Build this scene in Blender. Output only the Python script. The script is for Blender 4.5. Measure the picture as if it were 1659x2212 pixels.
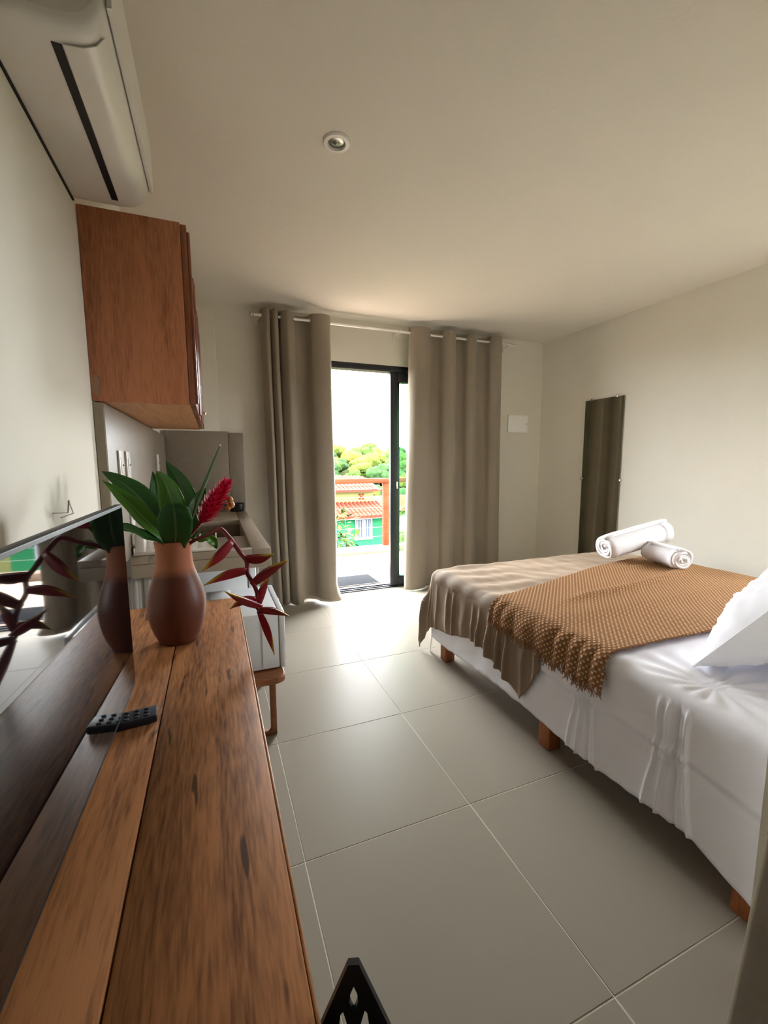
import bpy, bmesh, math, random
from mathutils import Vector, Matrix, noise

random.seed(7)
PI = math.pi
scene = bpy.context.scene
col = scene.collection
for o in list(bpy.data.objects):
    bpy.data.objects.remove(o)

# ------------------------------------------------------------------ camera
def rad(a): return a * PI / 180.0
YAW, PITCH, ROLL, FPX = rad(21.8), rad(6.87), rad(-0.2), 918.0
EYE = Vector((0.0, 0.0, 1.25))
fw = Vector((math.sin(YAW) * math.cos(PITCH), math.cos(YAW) * math.cos(PITCH), -math.sin(PITCH)))
rt = Vector((math.cos(YAW), -math.sin(YAW), 0))
up = rt.cross(fw)
rt2 = math.cos(ROLL) * rt + math.sin(ROLL) * up
up2 = -math.sin(ROLL) * rt + math.cos(ROLL) * up
cd = bpy.data.cameras.new('camera')
cd.sensor_fit = 'VERTICAL'; cd.sensor_height = 24.0; cd.sensor_width = 18.0
cd.lens = FPX / 2212.0 * 24.0
cd.clip_start = 0.02; cd.clip_end = 500
cam = bpy.data.objects.new('camera', cd); col.objects.link(cam)
M = Matrix((rt2, up2, -fw)).transposed().to_4x4(); M.translation = EYE
cam.matrix_world = M
scene.camera = cam

# ------------------------------------------------------------------ sky, sun, exposure
SKY = 22.0
world = bpy.data.worlds.new('sky'); scene.world = world; world.use_nodes = True
wn = world.node_tree.nodes; wl = world.node_tree.links
bg = wn['Background']; bg.inputs['Strength'].default_value = SKY
bg.inputs['Color'].default_value = (0.93, 0.97, 1.0, 1)
sd = bpy.data.lights.new('sun', 'SUN'); sd.energy = 10.0; sd.angle = rad(6); sd.color = (1.0, 0.93, 0.82)
sun = bpy.data.objects.new('sun', sd); col.objects.link(sun)
sun.rotation_euler = Vector((-0.45, 0.0, 0.88)).to_track_quat('Z', 'Y').to_euler()
# portal: emits nothing, only guides sampling of the sky through the door opening
pd = bpy.data.lights.new('door_portal', 'AREA'); pd.shape = 'RECTANGLE'; pd.size = 1.75; pd.size_y = 2.15
pd.cycles.is_portal = True
po = bpy.data.objects.new('door_portal', pd); col.objects.link(po)
po.location = (1.62, 3.93, 1.07); po.rotation_euler = (-PI / 2, 0, 0)
pd2 = bpy.data.lights.new('window_portal', 'AREA'); pd2.shape = 'RECTANGLE'; pd2.size = 0.84; pd2.size_y = 0.72
pd2.cycles.is_portal = True
po2 = bpy.data.objects.new('window_portal', pd2); col.objects.link(po2)
po2.location = (3.53, 1.06, 1.45); po2.rotation_euler = (0, PI / 2, 0)
vs = scene.view_settings
vs.view_transform = 'Standard'; vs.look = 'None'; vs.gamma = 1.0; vs.exposure = 1.15
vs.use_curve_mapping = False
scene.cycles.max_bounces = 14; scene.cycles.diffuse_bounces = 9; scene.cycles.glossy_bounces = 5
scene.cycles.transparent_max_bounces = 12
scene.cycles.sample_clamp_indirect = 12.0
scene.cycles.caustics_reflective = False; scene.cycles.caustics_refractive = False

# ------------------------------------------------------------------ materials
def lin(c):
    r = []
    for v in c:
        v /= 255.0
        r.append(v / 12.92 if v <= 0.04045 else ((v + 0.055) / 1.055) ** 2.4)
    return (r[0], r[1], r[2], 1.0)

def newmat(name):
    m = bpy.data.materials.new(name); m.use_nodes = True
    nt = m.node_tree
    return m, nt.nodes, nt.links, nt.nodes['Principled BSDF']

def mat(name, rgb, rough=0.6, metal=0.0, var=0.06, vscale=6.0, bump=0.0, bscale=60.0, spec=0.5, stretch=(1, 1, 1), coat=0.0, bdist=0.01):
    """plain surface with slight colour variation and fine relief"""
    m, N, L, b = newmat(name)
    b.inputs['Roughness'].default_value = rough
    b.inputs['Metallic'].default_value = metal
    b.inputs['Specular IOR Level'].default_value = spec
    b.inputs['Coat Weight'].default_value = coat
    tc = N.new('ShaderNodeTexCoord'); mp = N.new('ShaderNodeMapping')
    mp.inputs['Scale'].default_value = stretch
    L.new(tc.outputs['Object'], mp.inputs['Vector'])
    nz = N.new('ShaderNodeTexNoise'); nz.inputs['Scale'].default_value = vscale; nz.inputs['Detail'].default_value = 6
    L.new(mp.outputs['Vector'], nz.inputs['Vector'])
    mx = N.new('ShaderNodeMix'); mx.data_type = 'RGBA'
    c = lin(rgb)
    mx.inputs['A'].default_value = tuple(max(0, v * (1 - var)) for v in c[:3]) + (1,)
    mx.inputs['B'].default_value = tuple(min(1, v * (1 + var)) for v in c[:3]) + (1,)
    L.new(nz.outputs['Fac'], mx.inputs['Factor'])
    L.new(mx.outputs['Result'], b.inputs['Base Color'])
    if bump:
        n2 = N.new('ShaderNodeTexNoise'); n2.inputs['Scale'].default_value = bscale; n2.inputs['Detail'].default_value = 5
        L.new(mp.outputs['Vector'], n2.inputs['Vector'])
        bp = N.new('ShaderNodeBump'); bp.inputs['Strength'].default_value = bump; bp.inputs['Distance'].default_value = bdist
        L.new(n2.outputs['Fac'], bp.inputs['Height']); L.new(bp.outputs['Normal'], b.inputs['Normal'])
    return m

def wood(name, dark, light, axis='Y', rough=0.42, scale=1.0, streaks=0.0, spec=0.4):
    m, N, L, b = newmat(name)
    b.inputs['Roughness'].default_value = rough; b.inputs['Specular IOR Level'].default_value = spec
    tc = N.new('ShaderNodeTexCoord'); mp = N.new('ShaderNodeMapping')
    s = {'X': (1.2, 14, 14), 'Y': (14, 1.2, 14), 'Z': (14, 14, 1.2)}[axis]
    mp.inputs['Scale'].default_value = tuple(v * scale for v in s)
    oi = N.new('ShaderNodeObjectInfo')
    vm = N.new('ShaderNodeVectorMath'); vm.operation = 'ADD'
    L.new(tc.outputs['Object'], mp.inputs['Vector'])
    L.new(mp.outputs['Vector'], vm.inputs[0])
    sc_ = N.new('ShaderNodeMath'); sc_.operation = 'MULTIPLY'; sc_.inputs[1].default_value = 37.0
    L.new(oi.outputs['Random'], sc_.inputs[0]); L.new(sc_.outputs[0], vm.inputs[1])
    n1 = N.new('ShaderNodeTexNoise'); n1.inputs['Scale'].default_value = 1.3; n1.inputs['Detail'].default_value = 8; n1.inputs['Roughness'].default_value = 0.62; n1.inputs['Distortion'].default_value = 0.5
    L.new(vm.outputs[0], n1.inputs['Vector'])
    n2 = N.new('ShaderNodeTexNoise'); n2.inputs['Scale'].default_value = 15.0; n2.inputs['Detail'].default_value = 4
    L.new(vm.outputs[0], n2.inputs['Vector'])
    ad = N.new('ShaderNodeMath'); ad.operation = 'MULTIPLY_ADD'; ad.inputs[1].default_value = 0.75
    L.new(n2.outputs['Fac'], ad.inputs[0]); L.new(n1.outputs['Fac'], ad.inputs[2])
    cr = N.new('ShaderNodeValToRGB')
    cr.color_ramp.elements[0].position = 0.60; cr.color_ramp.elements[0].color = lin(dark)
    cr.color_ramp.elements[1].position = 1.10; cr.color_ramp.elements[1].color = lin(light)
    L.new(ad.outputs[0], cr.inputs['Fac'])
    out = cr.outputs['Color']
    if streaks:
        mp2 = N.new('ShaderNodeMapping')
        mp2.inputs['Scale'].default_value = {'X': (6, 40, 40), 'Y': (40, 6, 40), 'Z': (40, 40, 6)}[axis]
        L.new(tc.outputs['Object'], mp2.inputs['Vector'])
        n3 = N.new('ShaderNodeTexNoise'); n3.inputs['Scale'].default_value = 1.0; n3.inputs['Detail'].default_value = 2
        L.new(mp2.outputs['Vector'], n3.inputs['Vector'])
        r3 = N.new('ShaderNodeValToRGB')
        r3.color_ramp.elements[0].position = 0.66; r3.color_ramp.elements[0].color = (0, 0, 0, 1)
        r3.color_ramp.elements[1].position = 0.70; r3.color_ramp.elements[1].color = (streaks, streaks, streaks, 1)
        L.new(n3.outputs['Fac'], r3.inputs['Fac'])
        mx = N.new('ShaderNodeMix'); mx.data_type = 'RGBA'
        L.new(r3.outputs['Color'], mx.inputs['Factor']); L.new(out, mx.inputs['A'])
        mx.inputs['B'].default_value = lin(tuple(v * 0.55 for v in dark))
        out = mx.outputs['Result']
    L.new(out, b.inputs['Base Color'])
    bp = N.new('ShaderNodeBump'); bp.inputs['Strength'].default_value = 0.12; bp.inputs['Distance'].default_value = 0.002
    L.new(ad.outputs[0], bp.inputs['Height']); L.new(bp.outputs['Normal'], b.inputs['Normal'])
    return m

def plaster(name, rgb):
    m, N, L, b = newmat(name)
    b.inputs['Roughness'].default_value = 0.85; b.inputs['Specular IOR Level'].default_value = 0.2
    tc = N.new('ShaderNodeTexCoord')
    n1 = N.new('ShaderNodeTexNoise'); n1.inputs['Scale'].default_value = 2.2; n1.inputs['Detail'].default_value = 5
    n2 = N.new('ShaderNodeTexNoise'); n2.inputs['Scale'].default_value = 55; n2.inputs['Detail'].default_value = 6
    n3 = N.new('ShaderNodeTexNoise'); n3.inputs['Scale'].default_value = 9; n3.inputs['Detail'].default_value = 3
    for n in (n1, n2, n3): L.new(tc.outputs['Object'], n.inputs['Vector'])
    c = lin(rgb)
    mx = N.new('ShaderNodeMix'); mx.data_type = 'RGBA'
    mx.inputs['A'].default_value = tuple(v * 0.96 for v in c[:3]) + (1,); mx.inputs['B'].default_value = tuple(min(1, v * 1.03) for v in c[:3]) + (1,)
    L.new(n1.outputs['Fac'], mx.inputs['Factor']); L.new(mx.outputs['Result'], b.inputs['Base Color'])
    ad = N.new('ShaderNodeMath'); ad.operation = 'MULTIPLY_ADD'; ad.inputs[1].default_value = 0.35
    L.new(n2.outputs['Fac'], ad.inputs[0]); L.new(n3.outputs['Fac'], ad.inputs[2])
    bp = N.new('ShaderNodeBump'); bp.inputs['Strength'].default_value = 0.35; bp.inputs['Distance'].default_value = 0.006
    L.new(ad.outputs[0], bp.inputs['Height']); L.new(bp.outputs['Normal'], b.inputs['Normal'])
    return m

MT = {}
MT['wall'] = plaster('beige_plaster', (222, 218, 206))
MT['ceiling'] = plaster('ceiling_paint', (224, 218, 206))
MT['tile'] = mat('grey_beige_tile', (148, 140, 128), rough=0.36, var=0.05, vscale=2.5, bump=0.03, bscale=14, spec=0.035)
MT['grout'] = mat('pale_grout', (205, 200, 185), rough=0.9, bump=0.2)
MT['balcony_tile'] = mat('cream_balcony_tile', (146, 130, 116), rough=0.8, var=0.12, vscale=3)
MT['balcony_grout'] = mat('balcony_grout', (66, 56, 48), rough=0.9)
MT['kerb'] = mat('balcony_kerb', (108, 92, 80), rough=0.8, bump=0.2)
MT['desk'] = wood('desk_wood', (98, 61, 38), (184, 126, 82), 'Y', rough=0.46, streaks=0.8, spec=0.15)
MT['desk_edge'] = wood('desk_edge_wood', (140, 92, 56), (190, 138, 92), 'Y', rough=0.4)
MT['cab'] = wood('cabinet_wood', (136, 80, 52), (186, 122, 84), 'Z', rough=0.45)
MT['cab_under_lit'] = wood('bounce_lit_underside_wood', (172, 118, 78), (208, 156, 110), 'Y', rough=0.5)  # wood tone raised to stand in for light bounced off the counter
MT['cab_door'] = wood('cabinet_door_wood', (104, 56, 34), (146, 84, 54), 'Z', rough=0.28, spec=0.6)
MT['bench_wood'] = wood('bench_wood', (104, 62, 40), (150, 98, 66), 'X', rough=0.35)
MT['leg_wood'] = wood('bed_leg_wood', (120, 66, 34), (160, 96, 54), 'Z', rough=0.5)
MT['rail_wood'] = wood('railing_wood', (66, 33, 20), (92, 48, 30), 'X', rough=0.7)
MT['white_plastic'] = mat('white_plastic', (222, 219, 212), rough=0.35, var=0.02)
MT['bright_plastic'] = mat('bright_white_plastic', (244, 243, 240), rough=0.3, var=0.01)
MT['white_enamel'] = mat('white_enamel', (215, 218, 220), rough=0.25, var=0.02)
MT['grey_plastic'] = mat('grey_plastic', (150, 148, 146), rough=0.4)
MT['black_plastic'] = mat('black_plastic', (14, 14, 18), rough=0.35, var=0.1)
MT['dark_slot'] = mat('dark_slot', (10, 10, 12), rough=0.6)
MT['alu'] = mat('black_aluminium', (20, 24, 34), rough=0.4, var=0.05)
MT['chrome'] = mat('chrome', (225, 225, 225), rough=0.18, metal=1.0, var=0.02)
MT['rod'] = mat('brushed_rod', (236, 232, 226), rough=0.2, metal=0.45, var=0.02)
MT['steel'] = mat('steel', (190, 190, 188), rough=0.3, metal=1.0, var=0.03)
MT['stone'] = mat('grey_stone', (158, 146, 130), rough=0.35, var=0.15, vscale=30, bump=0.02)
MT['stone_dark'] = mat('grey_stone_basin', (112, 98, 84), rough=0.4, var=0.12, vscale=30)
MT['splash'] = mat('grey_splashback', (134, 124, 110), rough=0.45, var=0.14, vscale=26, bump=0.06, bscale=40)
MT['mat_rubber'] = mat('charcoal_mat', (15, 16, 19), rough=0.95, var=0.2, vscale=120, bump=0.5, bscale=300)
MT['towel'] = mat('white_terry', (238, 236, 240), rough=0.95, var=0.02, bump=0.6, bscale=380, bdist=0.004)
MT['pillow'] = mat('white_cotton', (240, 240, 246), rough=0.85, var=0.01)
MT['sheet'] = mat('white_sheet', (232, 232, 240), rough=0.42, var=0.02, spec=0.35)
MT['blanket'] = mat('brown_velvet', (124, 104, 84), rough=0.8, var=0.16, vscale=9, bump=0.25, bscale=220, bdist=0.003)
b_ = MT['blanket'].node_tree.nodes['Principled BSDF']
b_.inputs['Sheen Weight'].default_value = 0.6; b_.inputs['Sheen Roughness'].default_value = 0.35; b_.inputs['Sheen Tint'].default_value = lin((230, 205, 180))
MT['fringe'] = mat('throw_fringe', (138, 96, 64), rough=0.95, var=0.3, vscale=60)
MT['tv_frame'] = mat('tv_bezel', (22, 22, 25), rough=0.5, var=0.05)
MT['remote'] = mat('remote_body', (22, 26, 36), rough=0.5, var=0.1)
MT['rubber_key'] = mat('remote_key', (52, 56, 66), rough=0.7)
MT['screen'] = mat('tv_screen', (7, 7, 9), rough=0.03, var=0.0, spec=0.75)
MT['mirror'] = mat('mirror_glass', (186, 184, 170), rough=0.03, metal=1.0, var=0.0)
MT['mirror_edge'] = mat('mirror_edge', (70, 84, 74), rough=0.2)
MT['lens'] = mat('lamp_lens', (120, 120, 112), rough=0.15, var=0.2, vscale=60, metal=0.4)
MT['stem_red'] = mat('red_stem', (118, 26, 32), rough=0.4, var=0.2, vscale=30)
MT['ginger'] = mat('pink_bract', (206, 24, 74), rough=0.45, var=0.25, vscale=40)
MT['bud'] = mat('orange_bud', (198, 130, 70), rough=0.5)
MT['stem_green'] = mat('green_stem', (64, 96, 50), rough=0.4, var=0.2)
MT['paper'] = mat('white_paper', (226, 226, 224), rough=0.8)
MT['dark_pan'] = mat('dark_pan', (28, 28, 34), rough=0.35)
MT['roof_tile'] = mat('terracotta_tile', (80, 34, 25), rough=0.8, var=0.3, vscale=3)
MT['green_wall'] = mat('green_house_wall', (26, 76, 48), rough=0.9, var=0.06, vscale=2)
MT['cream_wall'] = mat('cream_house_wall', (92, 92, 56), rough=0.9, var=0.06, vscale=2)
MT['win_white'] = mat('white_window_frame', (120, 120, 126), rough=0.6)
MT['win_glass'] = mat('window_dark_glass', (46, 52, 64), rough=0.2)
MT['terrain'] = mat('green_terrain', (36, 45, 18), rough=1.0, var=0.4, vscale=0.4)
MT['wire'] = mat('steel_wire', (110, 116, 112), rough=0.4, metal=0.6)
MT['trunk'] = mat('trunk_bark', (70, 56, 40), rough=0.9)
for i, c in enumerate([(38, 54, 20), (52, 62, 22), (70, 68, 24), (30, 48, 24)]):
    MT['crown%d' % i] = mat('tree_crown_%d' % i, c, rough=0.9, var=0.6, vscale=2.2, bump=0.5, bscale=3, bdist=0.3)
MT['bush'] = mat('bush_leaf', (52, 68, 20), rough=0.6, var=0.4, vscale=5)

for k in ('balcony_tile', 'balcony_grout', 'kerb', 'rail_wood', 'mat_rubber', 'roof_tile', 'green_wall', 'cream_wall', 'win_white', 'terrain', 'bush', 'crown0', 'crown1', 'crown2', 'crown3', 'trunk'):
    MT[k].node_tree.nodes['Principled BSDF'].inputs['Specular IOR Level'].default_value = 0.04
# terracotta vase: dipped darker glaze on the lower two thirds
m, N, L, b = newmat('terracotta_glaze'); MT['vase'] = m
tc = N.new('ShaderNodeTexCoord'); sx = N.new('ShaderNodeSeparateXYZ'); L.new(tc.outputs['Object'], sx.inputs[0])
nz = N.new('ShaderNodeTexNoise'); nz.inputs['Scale'].default_value = 14; L.new(tc.outputs['Object'], nz.inputs['Vector'])
ma = N.new('ShaderNodeMath'); ma.operation = 'MULTIPLY_ADD'; ma.inputs[1].default_value = 0.02; L.new(nz.outputs['Fac'], ma.inputs[0]); L.new(sx.outputs['Z'], ma.inputs[2])
cr = N.new('ShaderNodeValToRGB'); e = cr.color_ramp.elements
e[0].position = 0.195; e[0].color = lin((98, 54, 39)); e[1].position = 0.222; e[1].color = lin((166, 104, 74))
L.new(ma.outputs[0], cr.inputs['Fac']); L.new(cr.outputs['Color'], b.inputs['Base Color'])
rr = N.new('ShaderNodeMapRange'); rr.inputs['From Min'].default_value = 0.195; rr.inputs['From Max'].default_value = 0.222; rr.inputs['To Min'].default_value = 0.45; rr.inputs['To Max'].default_value = 0.7; b.inputs['Specular IOR Level'].default_value = 0.3
L.new(ma.outputs[0], rr.inputs['Value']); L.new(rr.outputs['Result'], b.inputs['Roughness'])

# leaf: UV.x across (0..1), UV.y along
def leafmat(name, c1, c2, rib):
    m, N, L, b = newmat(name)
    b.inputs['Roughness'].default_value = 0.33
    uv = N.new('ShaderNodeUVMap'); sx = N.new('ShaderNodeSeparateXYZ'); L.new(uv.outputs[0], sx.inputs[0])
    su = N.new('ShaderNodeMath'); su.operation = 'SUBTRACT'; su.inputs[1].default_value = 0.5; L.new(sx.outputs['X'], su.inputs[0])
    ab = N.new('ShaderNodeMath'); ab.operation = 'ABSOLUTE'; L.new(su.outputs[0], ab.inputs[0])
    cr = N.new('ShaderNodeValToRGB'); e = cr.color_ramp.elements
    e[0].position = 0.0; e[0].color = lin(rib); e[1].position = 0.05; e[1].color = lin(c1)
    x = cr.color_ramp.elements.new(0.42); x.color = lin(c2)
    L.new(ab.outputs[0], cr.inputs['Fac'])
    wv = N.new('ShaderNodeTexWave'); wv.inputs['Scale'].default_value = 9; wv.inputs['Distortion'].default_value = 1.0
    ad = N.new('ShaderNodeVectorMath'); ad.operation = 'ADD'; L.new(uv.outputs[0], ad.inputs[0])
    cb = N.new('ShaderNodeCombineXYZ'); L.new(ab.outputs[0], cb.inputs['X']); L.new(sx.outputs['Y'], cb.inputs['Y'])
    wv.bands_direction = 'DIAGONAL'; L.new(cb.outputs[0], wv.inputs['Vector'])
    bp = N.new('ShaderNodeBump'); bp.inputs['Strength'].default_value = 0.15; bp.inputs['Distance'].default_value = 0.002
    L.new(wv.outputs['Fac'], bp.inputs['Height']); L.new(bp.outputs['Normal'], b.inputs['Normal'])
    tr = N.new('ShaderNodeBsdfTranslucent'); L.new(cr.outputs['Color'], b.inputs['Base Color'])
    g = N.new('ShaderNodeMix'); g.data_type = 'RGBA'; g.inputs['Factor'].default_value = 0.5
    L.new(cr.outputs['Color'], g.inputs['A']); g.inputs['B'].default_value = lin((120, 190, 40))
    L.new(g.outputs['Result'], tr.inputs['Color'])
    mxs = N.new('ShaderNodeMixShader'); mxs.inputs[0].default_value = 0.25
    out = N['Material Output']
    L.new(b.outputs[0], mxs.inputs[1]); L.new(tr.outputs[0], mxs.inputs[2]); L.new(mxs.outputs[0], out.inputs['Surface'])
    return m
MT['leaf'] = leafmat('ginger_leaf', (40, 76, 36), (50, 94, 42), (96, 130, 74))
MT['leaf_backlit'] = leafmat('ginger_leaf_backlit', (66, 118, 32), (80, 132, 42), (136, 158, 84))  # brighter green paints in the glow of leaves lit from behind

# heliconia bract: red, yellow-green along the tip and the lip (UV.y along, UV.x across)
m, N, L, b = newmat('heliconia_bract'); MT['bract'] = m
b.inputs['Roughness'].default_value = 0.32
uv = N.new('ShaderNodeUVMap'); sx = N.new('ShaderNodeSeparateXYZ'); L.new(uv.outputs[0], sx.inputs[0])
mu = N.new('ShaderNodeMath'); mu.operation = 'MULTIPLY_ADD'; mu.inputs[1].default_value = 0.55
pw = N.new('ShaderNodeMath'); pw.operation = 'POWER'; pw.inputs[1].default_value = 2.2; L.new(sx.outputs['X'], pw.inputs[0])
pw2 = N.new('ShaderNodeMath'); pw2.operation = 'POWER'; pw2.inputs[1].default_value = 2.0; L.new(sx.outputs['Y'], pw2.inputs[0])
L.new(pw.outputs[0], mu.inputs[0]); L.new(pw2.outputs[0], mu.inputs[2])
cr = N.new('ShaderNodeValToRGB'); e = cr.color_ramp.elements
e[0].position = 0.55; e[0].color = lin((142, 18, 34)); e[1].position = 1.0; e[1].color = lin((196, 160, 40))
x = e.new(0.75); x.color = lin((140, 40, 30))
L.new(mu.outputs[0], cr.inputs['Fac']); L.new(cr.outputs['Color'], b.inputs['Base Color'])

# woven throw: checkerboard of cream floats on brown, from UV in metres
m, N, L, b = newmat('woven_throw'); MT['throw'] = m
b.inputs['Roughness'].default_value = 0.95; b.inputs['Specular IOR Level'].default_value = 0.1
uv = N.new('ShaderNodeUVMap'); sx = N.new('ShaderNodeSeparateXYZ'); L.new(uv.outputs[0], sx.inputs[0])
def sn(sock, k):
    a = N.new('ShaderNodeMath'); a.operation = 'MULTIPLY'; a.inputs[1].default_value = k; L.new(sock, a.inputs[0])
    s = N.new('ShaderNodeMath'); s.operation = 'SINE'; L.new(a.outputs[0], s.inputs[0]); return s.outputs[0]
s1 = sn(sx.outputs['X'], 2 * PI / 0.022); s2 = sn(sx.outputs['Y'], 2 * PI / 0.022)
pr = N.new('ShaderNodeMath'); pr.operation = 'MULTIPLY'; L.new(s1, pr.inputs[0]); L.new(s2, pr.inputs[1])
cr = N.new('ShaderNodeValToRGB'); e = cr.color_ramp.elements
e[0].position = 0.30; e[0].color = lin((128, 88, 58)); e[1].position = 0.62; e[1].color = lin((204, 170, 130))
x = e.new(0.05); x.color = lin((138, 98, 66))
L.new(pr.outputs[0], cr.inputs['Fac']); L.new(cr.outputs['Color'], b.inputs['Base Color'])
s3 = sn(sx.outputs['X'], 2 * PI / 0.006); s4 = sn(sx.outputs['Y'], 2 * PI / 0.006)
p2 = N.new('ShaderNodeMath'); p2.operation = 'MULTIPLY'; L.new(s3, p2.inputs[0]); L.new(s4, p2.inputs[1])
ad = N.new('ShaderNodeMath'); ad.operation = 'MULTIPLY_ADD'; ad.inputs[1].default_value = 0.3; L.new(p2.outputs[0], ad.inputs[0]); L.new(pr.outputs[0], ad.inputs[2])
bp = N.new('ShaderNodeBump'); bp.inputs['Strength'].default_value = 0.7; bp.inputs['Distance'].default_value = 0.004
L.new(ad.outputs[0], bp.inputs['Height']); L.new(bp.outputs['Normal'], b.inputs['Normal'])

# curtain: heavy woven cloth, lets a little light through
m, N, L, b = newmat('curtain_cloth'); MT['curtain'] = m
tc = N.new('ShaderNodeTexCoord'); nz = N.new('ShaderNodeTexNoise'); nz.inputs['Scale'].default_value = 260; nz.inputs['Detail'].default_value = 2
L.new(tc.outputs['Object'], nz.inputs['Vector'])
cr = N.new('ShaderNodeValToRGB'); e = cr.color_ramp.elements
e[0].position = 0.3; e[0].color = lin((140, 129, 113)); e[1].position = 0.7; e[1].color = lin((158, 147, 130))
L.new(nz.outputs['Fac'], cr.inputs['Fac']); L.new(cr.outputs['Color'], b.inputs['Base Color']); b.inputs['Roughness'].default_value = 0.85
b.inputs['Sheen Weight'].default_value = 0.2
tr = N.new('ShaderNodeBsdfTranslucent'); tr.inputs['Color'].default_value = lin((150, 136, 116))
mxs = N.new('ShaderNodeMixShader'); mxs.inputs[0].default_value = 0.05
L.new(b.outputs[0], mxs.inputs[1]); L.new(tr.outputs[0], mxs.inputs[2]); L.new(mxs.outputs[0], N['Material Output'].inputs['Surface'])

# thin door glass: clear with a faint green cast and a surface reflection
m, N, L, b = newmat('door_glass'); MT['glass'] = m
N.remove(b)
tp = N.new('ShaderNodeBsdfTransparent'); tp.inputs['Color'].default_value = (0.80, 0.92, 0.86, 1)
gl = N.new('ShaderNodeBsdfGlossy'); gl.inputs['Roughness'].default_value = 0.02
fr = N.new('ShaderNodeFresnel'); fr.inputs['IOR'].default_value = 1.45
mxs = N.new('ShaderNodeMixShader'); L.new(fr.outputs[0], mxs.inputs[0]); L.new(tp.outputs[0], mxs.inputs[1]); L.new(gl.outputs[0], mxs.inputs[2])
L.new(mxs.outputs[0], N['Material Output'].inputs['Surface'])

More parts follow.
